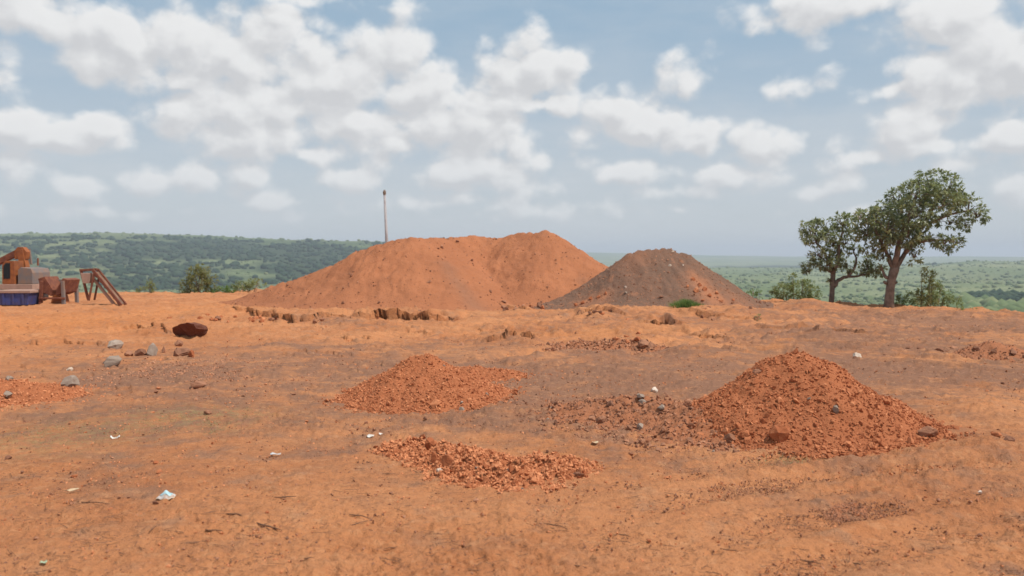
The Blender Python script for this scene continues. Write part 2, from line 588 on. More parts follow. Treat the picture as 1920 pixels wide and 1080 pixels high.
DARKS = [ell(*e) for e in [
    (1050, 712, 1000, 70, .84), (420, 700, 420, 50, .74), (1650, 640, 420, 40, .74), (900, 795, 800, 38, .62), (1150, 608, 420, 20, .34), (250, 810, 330, 36, .46), (1500, 870, 500, 26, .42), (1560, 945, 200, 16, .25),
    
    (600, 690, 170, 24, .8), (560, 654, 170, 9, .8), (1010, 688, 170, 22, .75), (780, 655, 110, 7, .6), (1130, 690, 120, 22, .6),
    (1340, 670, 130, 20, .7), (1680, 690, 260, 34, .95), (1860, 690, 200, 34, .8), (1500, 655, 60, 10, .6), (1760, 605, 320, 26, .85),
    (1580, 596, 150, 10, .45), (330, 704, 190, 26, 1.2), (120, 665, 120, 14, .45), (90, 785, 170, 24, .62), (220, 745, 130, 14, .4),
    (690, 835, 130, 16, .6), (580, 855, 80, 14, .45), (860, 778, 130, 14, .62), (1150, 790, 140, 26, .5), (1130, 850, 110, 12, .4),
    (1800, 875, 150, 26, .42), (1490, 862, 110, 14, .5), (1520, 955, 100, 26, .35), (1240, 940, 150, 14, .0), (880, 566, 120, 12, .7),
    (640, 606, 60, 6, .6), (1880, 1070, 80, 14, .9), (900, 735, 30, 10, .4), (400, 760, 100, 14, .15), (1560, 870, 180, 20, .3), (760, 930, 200, 12, .2), (250, 905, 80, 10, .4)]]
BRIGHTS = [ell(*e) for e in [(80, 608, 230, 26, .9), (300, 590, 130, 22, .6), (1560, 632, 120, 8, .5), (1100, 625, 220, 14, .35),
                             (1000, 690, 70, 8, .4), (1050, 850, 110, 26, .5), (420, 760, 120, 12, .3), (700, 1000, 400, 60, .15), (1600, 1020, 300, 40, .15)]]
DRIES = [ell(*e) for e in [(320, 790, 150, 24, 1.0), (110, 820, 180, 34, .9), (400, 808, 60, 10, .8)]]


def blobs(x, y, L, p=2.0):
    s = np.zeros_like(x)
    for (cx, cy, rx, ry, w) in L:
        s = np.maximum(s, w * np.exp(-(((x - cx) / rx) ** 2 + ((y - cy) / ry) ** 2) ** (p / 2) * 0.9))
    return s


RUTS = [[(60, 640), (420, 622), (760, 612), (1040, 618), (1320, 626), (1600, 640), (1930, 662)],
        [(700, 640), (980, 606), (1060, 596), (1120, 588)], [(1000, 680), (1300, 640), (1500, 610), (1640, 596)],
        [(1930, 690), (1700, 668), (1560, 660), (1300, 650)], [(1940, 860), (1700, 880), (1500, 905), (1200, 960)], [(1940, 905), (1650, 930), (1350, 1000)]]


def _rut_lines():
    out = []
    for R_ in RUTS:
        P = np.array([on0(*p) for p in R_])
        t = np.linspace(0, len(P) - 1, 40)
        q = np.stack([np.interp(t, np.arange(len(P)), P[:, k]) for k in (0, 1)], 1)
        q[1:-1] = (q[:-2] + q[1:-1] * 2 + q[2:]) / 4
        out.append(q)
    return out


RUT_LINES = _rut_lines()


def rut_relief(x, y):
    h = np.zeros_like(x)
    for q in RUT_LINES:
        lo, hi = q.min(0) - 2, q.max(0) + 2
        sel = np.where((x > lo[0]) & (x < hi[0]) & (y > lo[1]) & (y < hi[1]))[0]
        if not len(sel):
            continue
        X, Y = x[sel], y[sel]
        best = np.full(len(sel), 1e9)
        sd = np.zeros(len(sel))
        for a, b in zip(q, q[1:]):
            d = b - a
            L = d @ d + 1e-9
            t = np.clip(((X - a[0]) * d[0] + (Y - a[1]) * d[1]) / L, 0, 1)
            ex, ey = X - a[0] - t * d[0], Y - a[1] - t * d[1]
            ds = np.hypot(ex, ey)
            m = ds < best
            best = np.where(m, ds, best)
            sd = np.where(m, np.sign(d[0] * ey - d[1] * ex), sd)
        s_ = best * sd + .06 * pnoise(X * 2, Y * 2)
        k = .6 + .5 * pnoise(X * .5 + 7, Y * .5)
        for c in (-.75, .75):
            u = (s_ - c) / .20
            h[sel] += k * (-.10 * np.exp(-u ** 4) + .075 * np.exp(-((np.abs(u) - 1.5) / .5) ** 2))
    return h


LEDGES = [  # broken little scarps of the scraped ground: pixels along the edge, height
    ([(380, 603), (440, 597), (500, 604), (560, 607), (620, 600), (690, 599)], .16), ([(660, 598), (720, 597), (780, 600), (840, 598), (870, 594)], .30),
    ([(840, 582), (920, 578), (1000, 584)], .15), ([(1080, 600), (1130, 597), (1180, 600)], .14), ([(1200, 610), (1245, 606), (1290, 609)], .16),
    ([(1270, 594), (1340, 602), (1420, 606)], .13), ([(1290, 628), (1330, 632), (1375, 642)], .14), ([(1400, 616), (1470, 620), (1540, 616)], .10),
    ([(1480, 630), (1560, 627), (1640, 634)], .14), ([(900, 652), (960, 640), (1010, 648)], .13), ([(560, 638), (640, 634), (720, 640)], .07),
    ([(840, 618), (930, 622), (1040, 616)], .07), ([(1640, 662), (1720, 668), (1850, 674)], .06), ([(700, 625), (760, 622), (830, 627)], .06),
    ([(180, 622), (260, 616), (330, 628)], .12), ([(20, 650), (120, 646), (210, 652)], .06), ([(1240, 672), (1330, 660), (1420, 668)], .07),
    ([(1500, 838), (1620, 852), (1740, 846), (1900, 832)], .035), ([(1560, 868), (1680, 876), (1800, 866), (1930, 856)], .035), ([(1650, 790), (1760, 782), (1900, 776)], .04),
    ([(1700, 812), (1800, 806), (1930, 808)], .03), ([(1480, 890), (1600, 898), (1760, 890)], .025), ([(900, 780), (1000, 772), (1090, 784)], .03),
    ([(60, 720), (200, 740), (330, 735)], .03), ([(420, 668), (520, 660), (640, 668)], .05), ([(1000, 700), (1100, 694), (1210, 702)], .03), ([(1600, 720), (1750, 714), (1910, 728)], .045),
    ([(250, 985), (330, 975), (420, 990)], .014), ([(560, 1040), (680, 1032), (800, 1042)], .014), ([(1300, 1030), (1420, 1022), (1520, 1036)], .014), ([(800, 1065), (900, 1058), (1000, 1066)], .012)]


def ledge_field(x, y):
    L = np.zeros_like(x)
    for P, hh in LEDGES:
        Q = np.array([on0(*p) for p in P])
        Q = Q[np.argsort(Q[:, 0])]
        x0, x1 = Q[0, 0], Q[-1, 0]
        yb, yt = Q[:, 1].min() - 1.5, Q[:, 1].max() + 5
        sel = np.where((x > x0) & (x < x1) & (y > yb) & (y < yt))[0]
        if not len(sel):
            continue
        X, Y = x[sel], y[sel]
        sc = max(hh, .03)
        line = np.interp(X, Q[:, 0], Q[:, 1]) + sc * (2.4 * fbm(X * .22 / sc, X * 0 + hh * 40, 3, .6))
        w = np.clip(np.minimum(X - x0, x1 - X) / (.22 * (x1 - x0)), 0, 1)
        k = np.sqrt(w) * (.62 + .42 * np.clip(.5 + fbm(X * .35 / sc, X * 0 + 9, 3, .6), 0, 1.2))
        dd = Y - line
        L[sel] += (hh * 1.35 if hh > .05 else hh) * k * (dd > 0) * np.exp(-dd / (9 * sc))
    # crusts and plates all over
    q = fbm(x * .55 + 21, y * .75, 4, .6)
    amp = .05 * sstep(np.hypot(x, y), 6, 18)
    L += amp * sstep(q, .30, .33) * np.exp(-np.maximum(q - .3, 0) * 2.2)
    return L


def base_ground(x, y):
    h = 0.05 * fbm(x * 0.16 + 3, y * 0.16, 3) + 0.022 * fbm(x * 0.9, y * 0.9 + 40, 3)
    r = np.hypot(x, y)
    h = h * sstep(r, 0.5, 6)
    for (cx, cy, rx, ry, w), k in HUMPS:
        q = ((x - cx) / rx) ** 2 + ((y - cy) / ry) ** 2
        h = h + k * np.exp(-q * 1.1) * (1 + 0.35 * pnoise(x * 1.1 + cx, y * 1.1))
    for (cx, cy, rx, ry, w), k in PITS:
        u, v = (x - cx) / rx, (y - cy) / ry + 0.25 * pnoise(x * 1.3, y * 1.3 + cx)
        prof = np.where(v < 0.75, sstep(v, -1.2, 0.75), 1 - sstep(v, 0.75, 0.9))
        h = h - k * prof * np.exp(-u ** 4)
    return h


def ground_z(x, y):
    """ground height under a point, without the fine grain"""
    x, y = np.atleast_1d(np.asarray(x, float)), np.atleast_1d(np.asarray(y, float))
    h = base_ground(x, y)
    r = np.hypot(x, y)
    er = edge_r(np.arctan2(x, y)) + 0.8 * pnoise(x * .3, y * .3)
    over = np.maximum(r - er, 0)
    return h - over * 0.42 * sstep(over, 0, 5)


def gz(x, y):
    return float(ground_z(x, y)[0])


def build_ground():
    rows = [0.0, 0.4, 0.8, 1.2, 1.7, 2.2, 2.7]
    d = 3.0
    while d < 66:
        rows.append(d)
        d += min(max(d * d / 1500, 0.011), 0.13)
    d = rows[-1] + 3
    while d < 210:
        rows.append(d)
        d += 8
    rows = np.array(rows)
    fa = np.radians(np.linspace(-37, 37, 680))
    ca = np.radians(np.arange(41, 322, 3.5))
    A = np.concatenate([fa, ca])
    n, k = len(rows), len(A)
    R, T = np.meshgrid(rows, A, indexing='ij')
    x, y = (R * np.sin(T)).ravel(), (R * np.cos(T)).ravel()
    z = ground_z(x, y)
    near = sstep(R.ravel(), 1.0, 3.0) * (1 - sstep(R.ravel(), 60, 75))
    # scraped, crusty relief drawn out across the slope
    wx = x + 0.35 * pnoise(x * 0.7, y * 0.7)
    rough = 0.45 + 0.55 * sstep(fbm(x * .35 + 9, y * .35, 3), -0.4, 0.6)
    g1 = fbm(wx * 2.6, y * 3.6, 4, 0.55)
    g2 = np.abs(fbm(wx * 5.5 + 5, y * 8.0, 3, 0.6))
    g3 = fbm(x * 17, y * 22, 2, 0.6)
    z = z + near * rough * (0.024 * g1 + 0.030 * (0.4 - g2) + 0.011 * g3 + 0.05 * np.maximum(fbm(x * 8 + 60, y * 10, 3, 0.6) - 0.32, 0))
    # ruts and lumps of the churned ground towards the heaps
    led = ledge_field(x, y) * near
    z = z + led
    yl = y - 1.15 * led
    z = z + near * rut_relief(x, y) * (0.35 + .65 * sstep(y, 9, 15))
    far = sstep(y, 15, 22) * near
    z = z + far * (0.055 * fbm(x * 0.7, y * 0.65 + 3, 4, 0.6) + 0.09 * np.maximum(fbm(x * 1.3 + 30, y * 1.5, 4, 0.65) - 0.2, 0))
    i, j = np.meshgrid(np.arange(n - 1), np.arange(k), indexing='ij')
    a = (i * k + j).ravel()
    b = (i * k + (j + 1) % k).ravel()
    F = np.stack([a, b, b + k, a + k], 1)
    wob = 0.35 * fbm(x * 0.5, y * 0.35, 4)
    dark = blobs(x + wob, y + 2 * wob * np.minimum(y, 12) / 12, DARKS)
    bright = blobs(x + wob, y + wob, BRIGHTS)
    dry = blobs(x + wob, y + wob, DRIES)
    over = np.hypot(x, y) - edge_r(np.arctan2(x, y))
    grass = sstep(over + fbm(x * .4, y * .4, 3), 0.6, 4)
    me = mesh_np("ground", np.stack([x, yl, z], 1), F, M_GROUND, True, dict(dark=dark, bright=bright, dry=dry, grass=grass))
    o = link("ground", me)
    o['kind'] = 'structure'
    o['label'] = 'bare red laterite ground with grey gravelly patches'


build_ground()

# ------------------------------------------------------------------ valley and hills
HZ = [(-2200, 446), (-900, 446), (0, 446), (200, 444), (400, 447), (600, 452), (760, 457), (960, 470), (1100, 474), (1300, 478), (1450, 481), (1920, 482), (2600, 483), (5200, 480)]
_hx = np.array([math.atan((p - 960) / FPX) for p, _ in HZ])
_hy = np.array([(484 - q) / FPX for _, q in HZ])
WOODS_AND_SHADE = []   # (azimuth px range, distance range) of the dark woods and of cloud shadow put in as woods


def valley_z(x, y):
    r = np.hypot(x, y)
    azv = np.arctan2(x, y)
    hor = np.interp(azv, _hx, _hy)
    left = 1 - sstep(azv, math.atan(-260 / FPX), math.atan(140 / FPX))
    floor = -42 + 7 * fbm(x / 420, y / 420 + 7, 4) + 3 * fbm(x / 120, y / 120, 3)
    floor = floor + sstep(r, 60, 400) * 0 + (1 - sstep(r, 50, 330)) * 22
    # far plateau
    rise = sstep(r, 3600, 8200)
    far = floor * (1 - rise) + (EYE + hor * 8200 + 14 * fbm(x / 900, y / 900, 3) * 0.4) * rise
    # the long hillside on the left
    crest = EYE + hor * 2500
    hl = sstep(r, 950, 2500) ** 1.15
    hill = floor * (1 - hl) + (crest + 5 * fbm(x / 260, y / 260, 3)) * hl
    hill = np.where(r > 2500, crest - (r - 2500) * 0.03 + 5 * fbm(x / 260, y / 260, 3), hill)
    z = np.where(left > 0, far * (1 - left) + np.maximum(hill, far - 60) * left, far)
    # spur on the right that climbs towards the frame's edge
    sp = sstep(azv, math.atan(560 / FPX), math.atan(1000 / FPX))
    k = np.exp(-((r - 2700) / 620) ** 2)
    z = z + k * (sp * 22 + 12 * sstep(azv, 0.05, 0.4))
    return z


def wood_shade_mask(x, y):
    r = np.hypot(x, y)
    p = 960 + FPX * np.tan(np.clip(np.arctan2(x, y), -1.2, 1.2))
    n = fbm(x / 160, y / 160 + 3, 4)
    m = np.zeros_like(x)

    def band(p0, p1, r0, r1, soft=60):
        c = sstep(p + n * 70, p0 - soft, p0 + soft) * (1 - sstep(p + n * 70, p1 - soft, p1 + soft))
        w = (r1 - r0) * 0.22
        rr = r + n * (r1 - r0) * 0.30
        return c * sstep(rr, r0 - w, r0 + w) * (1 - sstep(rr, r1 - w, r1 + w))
    m = np.maximum(m, 0.42 * band(-700, 1000, 1250, 2300) * (n > -.25))  # bands on the left hills are cloud shadow, painted as dark woodland
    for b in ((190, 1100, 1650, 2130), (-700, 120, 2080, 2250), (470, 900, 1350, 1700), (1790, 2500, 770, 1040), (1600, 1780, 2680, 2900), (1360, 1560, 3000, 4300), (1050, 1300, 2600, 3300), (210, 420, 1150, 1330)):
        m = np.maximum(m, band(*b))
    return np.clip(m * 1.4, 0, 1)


def pale_mask(x, y):
    r = np.hypot(x, y)
    p = 960 + FPX * np.tan(np.clip(np.arctan2(x, y), -1.2, 1.2))
    n = fbm(x / 200 + 5, y / 200, 3)
    m = 0
    for (p0, rp, r0, rr, w) in ((110, 80, 1480, 150, .8), (330, 60, 1020, 60, .7), (1860, 40, 2420, 50, .7), (1830, 130, 1900, 300, .35), (70, 120, 1900, 150, .3)):
        m = np.maximum(m, w * np.exp(-((p - p0) / rp) ** 2 - ((r + n * 120 - r0) / rr) ** 2))
    return m


def build_valley():
    rows = [55.0]
    while rows[-1] < 9400:
        rows.append(rows[-1] * 1.0135 + 0.5)
    rows = np.array(rows)
    fa = np.radians(np.linspace(-40, 40, 420))
    ca = np.radians(np.arange(43, 319, 4))
    A = np.concatenate([fa, ca])
    n, k = len(rows), len(A)
    R, T = np.meshgrid(rows, A, indexing='ij')
    x, y = (R * np.sin(T)).ravel(), (R * np.cos(T)).ravel()
    z = valley_z(x, y) - (1 - sstep(R.ravel(), 55, 120)) * 10
    i, j = np.meshgrid(np.arange(n - 1), np.arange(k), indexing='ij')
    a = (i * k + j).ravel()
    b = (i * k + (j + 1) % k).ravel()
    me = mesh_np("valley", np.stack([x, y, z], 1), np.stack([a, b, b + k, a + k], 1), M_VALLEY, True, dict(wood_and_shade=wood_shade_mask(x, y), pale=pale_mask(x, y)))  # the wood_and_shade attribute also carries the painted cloud shadow of the left hills
    o = link("valley_terrain", me)
    o['kind'] = 'structure'
    o['label'] = 'wide green bush country rolling to the horizon'
    return rows


build_valley()


def ico(sub):
    bm = bmesh.new()
    bmesh.ops.create_icosphere(bm, subdivisions=sub, radius=1)
    V = np.array([v.co[:] for v in bm.verts])
    F = np.array([[v.index for v in f.verts] for f in bm.faces])
    bm.free()
    return V, F


def many(V, F, P, S, rotz, jit=0.25, rng=RNG):
    """copies of one shape, each jittered, as one vertex and face array"""
    n, k = len(P), len(V)
    J = V[None] * (1 + jit * (rng.random((n, k, 1)) - 0.5) * 2)
    c, s = np.cos(rotz)[:, None], np.sin(rotz)[:, None]
    X = J[..., 0] * c - J[..., 1] * s
    Y = J[..., 0] * s + J[..., 1] * c
    Q = np.stack([X, Y, J[..., 2]], -1) * S[:, None, :] + P[:, None, :]
    FF = F[None] + (np.arange(n) * k)[:, None, None]
    return Q.reshape(-1, 3), FF.reshape(-1, F.shape[1])


def scatter_clumps(name, N, size, mat, want, rmin, rmax, label, sub=1, px=(-300, 2220)):
    r = rmin * (rmax / rmin) ** RNG.random(N)
    p = px[0] + (px[1] - px[0]) * RNG.random(N)
    a = np.arctan((p - 960) / FPX)
    x, y = r * np.sin(a), r * np.cos(a)
    w = wood_shade_mask(x, y)
    keep = want(w, x, y)
    x, y, r = x[keep], y[keep], r[keep]
    z = valley_z(x, y)
    s = size[0] + (size[1] - size[0]) * RNG.random(len(x)) ** 2.0
    s = s * (1 + r / 5000)
    S = np.stack([s * (0.9 + .5 * RNG.random(len(x))), s * (0.9 + .5 * RNG.random(len(x))), s * (0.6 + .35 * RNG.random(len(x)))], 1)
    V, F = ico(sub)
    Q, FF = many(V, F, np.stack([x, y, z + S[:, 2] * 0.35], 1), S, RNG.random(len(x)) * 6.3, 0.3)
    var = np.repeat(RNG.random(len(x)), len(V)) * 0.8 + 0.2 * RNG.random(len(x) * len(V))
    o = link(name, mesh_np(name, Q, FF, mat, True, dict(var=var)))
    o['kind'] = 'stuff'
    o['label'] = label
    return o


scatter_clumps("bushland", 11000, (1.1, 3.6), M_CLUMP, lambda w, x, y: (w < 0.4) & (pnoise(x / 90, y / 90) > -0.35), 480, 3600, 'scattered green bushes dotted over the valley floor')
scatter_clumps("woodland_and_shade", 15000, (2.6, 5.6), M_WOOD_SHADE, lambda w, x, y: w > 0.55, 780, 2700, 'dark woods in the valley, and cloud shadow on the hillside put in as dark clumps')
scatter_clumps("thicket", 2600, (2.5, 6.5), M_CLUMP, lambda w, x, y: w < 0.5, 560, 860, 'grey green thickets below the dark woods', px=(1700, 2250))

# ------------------------------------------------------------------ air
hz = bpy.data.materials.new("haze_air")
hz.use_nodes = True
for n in list(hz.node_tree.nodes):
    hz.node_tree.nodes.remove(n)
ho = hz.node_tree.nodes.new('ShaderNodeOutputMaterial')
hv = hz.node_tree.nodes.new('ShaderNodeVolumePrincipled')
hv.inputs['Color'].default_value = (0.80, 0.88, 1.0, 1)
hv.inputs['Density'].default_value = 0.00018
hv.inputs['Anisotropy'].default_value = 0.0
hz.node_tree.links.new(hv.outputs[0], ho.inputs['Volume'])
hb = MB().box(-9600, 9600, -9600, 9600, -110, 140).mesh("haze", hz)
ho_ = link("haze", hb)
ho_['kind'] = 'stuff'
ho_['label'] = 'thin pale haze filling the air over the valley'


# ------------------------------------------------------------------ stones
def hull_stone(seed, flat=0.75, n=15):
    rr = random.Random(seed)
    bm = bmesh.new()
    for i in range(n):
        v = Vector((rr.gauss(0, 1), rr.gauss(0, 1), rr.gauss(0, 1))).normalized()
        v = Vector((v.x * rr.uniform(.85, 1.1), v.y * rr.uniform(.75, 1.0), v.z * flat * rr.uniform(.85, 1.05)))
        bm.verts.new(v)
    r = bmesh.ops.convex_hull(bm, input=bm.verts[:])
    dead = [v for v in bm.verts if not v.link_faces]
    bmesh.ops.delete(bm, geom=dead, context='VERTS')
    bmesh.ops.triangulate(bm, faces=bm.faces[:])
    bm.verts.index_update()
    V = np.array([v.co[:] for v in bm.verts])
    F = np.array([[v.index for v in f.verts] for f in bm.faces])
    bm.free()
    return V, F


def rough_rock(seed):
    """a broken lump: a hull cut fine, then chipped and pitted"""
    V, F = hull_stone(seed, 0.68 + 0.04 * (seed % 4), 20)
    bm = bmesh.new()
    vs = [bm.verts.new(v) for v in V]
    for f in F:
        bm.faces.new([vs[i] for i in f])
    bmesh.ops.subdivide_edges(bm, edges=bm.edges[:], cuts=2, use_grid_fill=True, smooth=0.25)
    bmesh.ops.triangulate(bm, faces=bm.faces[:])
    P = np.array([v.co[:] for v in bm.verts])
    o = seed * 7.7
    n1 = fbm(P[:, 0] * 1.6 + o, P[:, 1] * 1.6 + P[:, 2] * 1.3, 3)
    n2 = np.abs(fbm(P[:, 0] * 3.4 + P[:, 2] * 2.7 + o, P[:, 1] * 3.4 - P[:, 2] * 1.9, 3, .6))
    k = 1 + 0.10 * n1 - 0.12 * n2
    for v, q in zip(bm.verts, k):
        v.co *= q
    bm.verts.index_update()
    P = np.array([v.co[:] for v in bm.verts])
    F = np.array([[v.index for v in f.verts] for f in bm.faces])
    bm.free()
    return P, F


HULLS = [hull_stone(i, 0.62 + 0.05 * (i % 5)) for i in range(10)]
ROUGHS = [rough_rock(70 + i) for i in range(10)]
SMALLS = [hull_stone(40 + i, 0.7, 9) for i in range(6)]
STONE_ME = {}
for key, mt in (('red', M_STONE), ('brown', M_STONE_B), ('grey', M_STONE_G), ('pale', M_STONE_P)):
    STONE_ME[key] = [mesh_np("stone", V, F, mt, False) for V, F in HULLS]
    STONE_ME['big_' + key] = [mesh_np("rock", V, F, mt, False) for V, F in ROUGHS]


def rand_rot(n, rng=RNG):
    q = rng.normal(size=(n, 4))
    q /= np.linalg.norm(q, axis=1)[:, None]
    w, x, y, z = q.T
    return np.stack([np.stack([1 - 2 * (y * y + z * z), 2 * (x * y - z * w), 2 * (x * z + y * w)], -1),
                     np.stack([2 * (x * y + z * w), 1 - 2 * (x * x + z * z), 2 * (y * z - x * w)], -1),
                     np.stack([2 * (x * z - y * w), 2 * (y * z + x * w), 1 - 2 * (x * x + y * y)], -1)], -2)


def stone_cloud(name, P, s, mat, parent=None):
    """many small stones joined in one mesh"""
    Vs, Fs, vs, off = [], [], [], 0
    which = RNG.integers(0, len(SMALLS), len(P))
    for k, (V, F) in enumerate(SMALLS):
        sel = which == k
        n = int(sel.sum())
        if not n:
            continue
        R = rand_rot(n)
        sc = s[sel][:, None] * (0.75 + 0.5 * RNG.random((n, 3)))
        Q = np.einsum('nij,nkj->nki', R, V[None] * sc[:, None, :]) + P[sel][:, None, :]
        Vs.append(Q.reshape(-1, 3))
        Fs.append((F[None] + (off + np.arange(n) * len(V))[:, None, None]).reshape(-1, 3))
        vs.append(np.repeat(RNG.random(n), len(V)))
        off += n * len(V)
    o = link(name, mesh_np(name, np.concatenate(Vs), np.concatenate(Fs), mat, False, dict(var=np.concatenate(vs))), parent)
    o['kind'] = 'stuff'
    return o


HEAPS = []


def top_z(x, y):
    z = gz(x, y)
    xa, ya = np.array([x]), np.array([y])
    best = 0.0
    for fn, b in HEAPS:
        if b[0] < x < b[1] and b[2] < y < b[3]:
            best = max(best, float(fn(xa, ya)[0]))
    return z + best


def hit(px, py):
    d = px_dir(px, py)
    d = d / d.y
    y = np.concatenate([np.arange(3.5, 15, .05), np.arange(15, 45, .12)])
    x = d.x * y
    z = ground_z(x, y)
    for fn, b in HEAPS:
        sel = (x > b[0]) & (x < b[1]) & (y > b[2]) & (y < b[3])
        if sel.any():
            z[sel] = z[sel] + np.maximum(fn(x[sel], y[sel]), 0)
    under = np.nonzero(EYE + d.z * y < z)[0]
    i = under[0] if len(under) else len(y) - 1
    return float(x[i]), float(y[i])


def rock(px, py, w, h, key, label, name='rock', sink=0.22, seed=None, rz=None, group=None, depth=None, tilt=0.0, Y=None, z=None):
    """a rock that stands at a pixel of the photograph (px, bottom py), w and h in its pixels"""
    x, y = (at(px, py, Y).x, Y) if Y else hit(px, py)
    m = y / FPX
    me = STONE_ME[('big_' if w >= 13 else '') + key][(seed if seed is not None else random.randrange(10)) % 10]
    hh, ww = h * m * (1 + sink), w * m
    dd = (depth or w * 0.8) * m
    zz = (top_z(x, y) if z is None else z) + hh * (0.5 - sink)
    o = link(name, me, loc=(x, y + dd * (0.45 if Y or z is not None else .25), zz), rot=(tilt, random.uniform(-.15, .15), rz if rz is not None else random.uniform(0, 6.3)), scale=(ww / 2, dd / 2, hh / 2 / 0.72))
    return tag(o, label, 'rock', group)


# ------------------------------------------------------------------ heaps
def spine_pts(S, step=0.25):
    """pixel spine with depth -> densely sampled world points (x, y, z top)"""
    P = [at(*s[:3]) for s in S]
    out = []
    for a, b in zip(P, P[1:]):
        n = max(1, int((b - a).length / step))
        out += [a.lerp(b, i / n) for i in range(n)]
    out.append(P[-1])
    return np.array([p[:] for p in out])


def heap_height(x, y, sp, slope, foot=0.12, k=None):
    """union of cones whose tips run along the spine, softened at the foot"""
    g0 = ground_z(sp[:, 0], sp[:, 1])
    best = np.full_like(x, -9.0)
    for (cx, cy, cz), gg in zip(sp, g0):
        d = np.hypot(x - cx, y - cy)
        rr = (k or 0.3)
        h = (cz - gg) + rr * slope * 0.35 - slope * np.sqrt(d * d + (rr * 0.35) ** 2)
        best = np.maximum(best, h)
    # concave foot
    return np.where(best > 0, np.sqrt(best * best + foot * foot) - foot * 0.6 + best * 0, foot * 0.4 + best)


def heap_mesh(name, fn, x0, x1, y0, y1, res, mat, tint=None):
    nx, ny = int((x1 - x0) / res) + 1, int((y1 - y0) / res) + 1
    X, Y = np.meshgrid(np.linspace(x0, x1, nx), np.linspace(y0, y1, ny), indexing='ij')
    x, y = X.ravel(), Y.ravel()
    h = fn(x, y)
    z = ground_z(x, y) + np.maximum(h, -0.12)
    i, j = np.meshgrid(np.arange(nx - 1), np.arange(ny - 1), indexing='ij')
    a = (i * ny + j).ravel()
    F = np.stack([a, a + ny, a + ny + 1, a + 1], 1)
    F = F[(h[F] > -0.08).any(1)]
    used = np.unique(F)
    re = np.full(len(x), -1)
    re[used] = np.arange(len(used))
    t = tint(x, y, h) if tint else np.zeros_like(x)
    return mesh_np(name, np.stack([x, y, z], 1)[used], re[F], mat, True, dict(tint=t[used]))


def sample_heap(fn, box_, n, bias=0.0, hmin=-0.01):
    """n random points over the heap's footprint, more of them near the foot with a positive bias"""
    x0, x1, y0, y1 = box_
    out = []
    while sum(len(o) for o in out) < n:
        x = x0 + (x1 - x0) * RNG.random(n * 4)
        y = y0 + (y1 - y0) * RNG.random(n * 4)
        h = fn(x, y)
        hm = max(h.max(), 1e-3)
        ok = (h > hmin * 3) & (RNG.random(len(x)) < np.exp(-bias * np.clip(h, 0, None) / hm) * np.exp(np.minimum(h, 0) / .06))
        out.append(np.stack([x[ok], y[ok], ground_z(x[ok], y[ok]) + np.maximum(h[ok], 0)], 1))
    return np.concatenate(out)[:n]


def gravel_pile(name, label, cat, spine, slope, res, mat, key, n_gravel, g_size, n_stone, s_size, group=None, foot=0.08, rough=0.04, bias=1.0, fringe=0.06, tint=None, k=0.3, body='soil', gully=0.0, warp=0.10):
    sp = spine_pts(spine, 0.08 if res < 0.05 else 0.25)
    hmax = float((sp[:, 2] - ground_z(sp[:, 0], sp[:, 1])).max())
    reach = hmax / slope + 0.6
    cx, cy = float(sp[:, 0].mean()), float(sp[:, 1].mean())
    box_ = (sp[:, 0].min() - reach, sp[:, 0].max() + reach, sp[:, 1].min() - reach, sp[:, 1].max() + reach)
    f1, f2 = 1.3 / max(hmax, .3), 5.0 / max(hmax, .3)

    def fn(x, y):
        wx = x + warp * hmax * fbm(x * f1, y * f1 + 3, 3)
        wy = y + warp * hmax * fbm(x * f1 + 11, y * f1, 3)
        h = heap_height(wx, wy, sp, slope, foot, k)
        if gully:
            near = sp[np.argmin(np.abs(x[:, None] - sp[None, :, 0]) + .0, axis=1)]
            th = np.where((x > sp[:, 0].min()) & (x < sp[:, 0].max()), x * 1.5, np.arctan2(y - near[:, 1], x - near[:, 0]) * 4.2 + near[:, 0] * 1.5)
            th = th + .6 * fbm(x * .5, y * .5, 3)
            gl = np.abs(fbm(th * 1.15, y * .22 + 5, 3, .6))
            h = h - gully * (1 - np.minimum(gl * 2.2, 1)) * sstep(h, .15, .9) * (1 - .9 * sstep(h, .72 * hmax, .88 * hmax))
        return h + rough * (0.7 * fbm(x * f1 * 1.5, y * f1 * 1.5, 4, 0.55) + 0.45 * fbm(x * f2, y * f2, 3, 0.6)) * sstep(h, -0.1, 0.25 * hmax)
    root = thing(name, (cx, cy, gz(cx, cy)), label, cat, group)
    HEAPS.append((fn, box_))
    inv = Matrix.Translation(-root.location)
    bo = link(body, heap_mesh(body, fn, *box_, res, mat, tint), root)
    bo.matrix_parent_inverse = inv
    if n_gravel:
        P = sample_heap(fn, box_, n_gravel, bias * 0.5, -fringe)
        s = g_size[0] + (g_size[1] - g_size[0]) * RNG.random(len(P)) ** 2.5
        P[:, 2] += s * 0.18
        go_ = stone_cloud("gravel", P, s, {'red': M_STONE, 'brown': M_STONE_B, 'grey': M_STONE_G}[key], root)
        go_.matrix_parent_inverse = inv
    if n_stone:
        P = sample_heap(fn, box_, n_stone, bias * 1.6, -fringe)
        s = s_size[0] + (s_size[1] - s_size[0]) * RNG.random(len(P)) ** 3
        for p, q in zip(P, s):
            kk = key
            if RNG.random() < 0.03:
                kk = 'grey'
            o = link("stone", STONE_ME[kk][RNG.integers(0, 10)], root, rot=tuple(RNG.random(3) * 6.3), scale=(q, q * .9, q * .8))
            o.location = Vector(p) + Vector((0, 0, q * 0.25))
            o.matrix_parent_inverse = inv
    return root, fn, box_


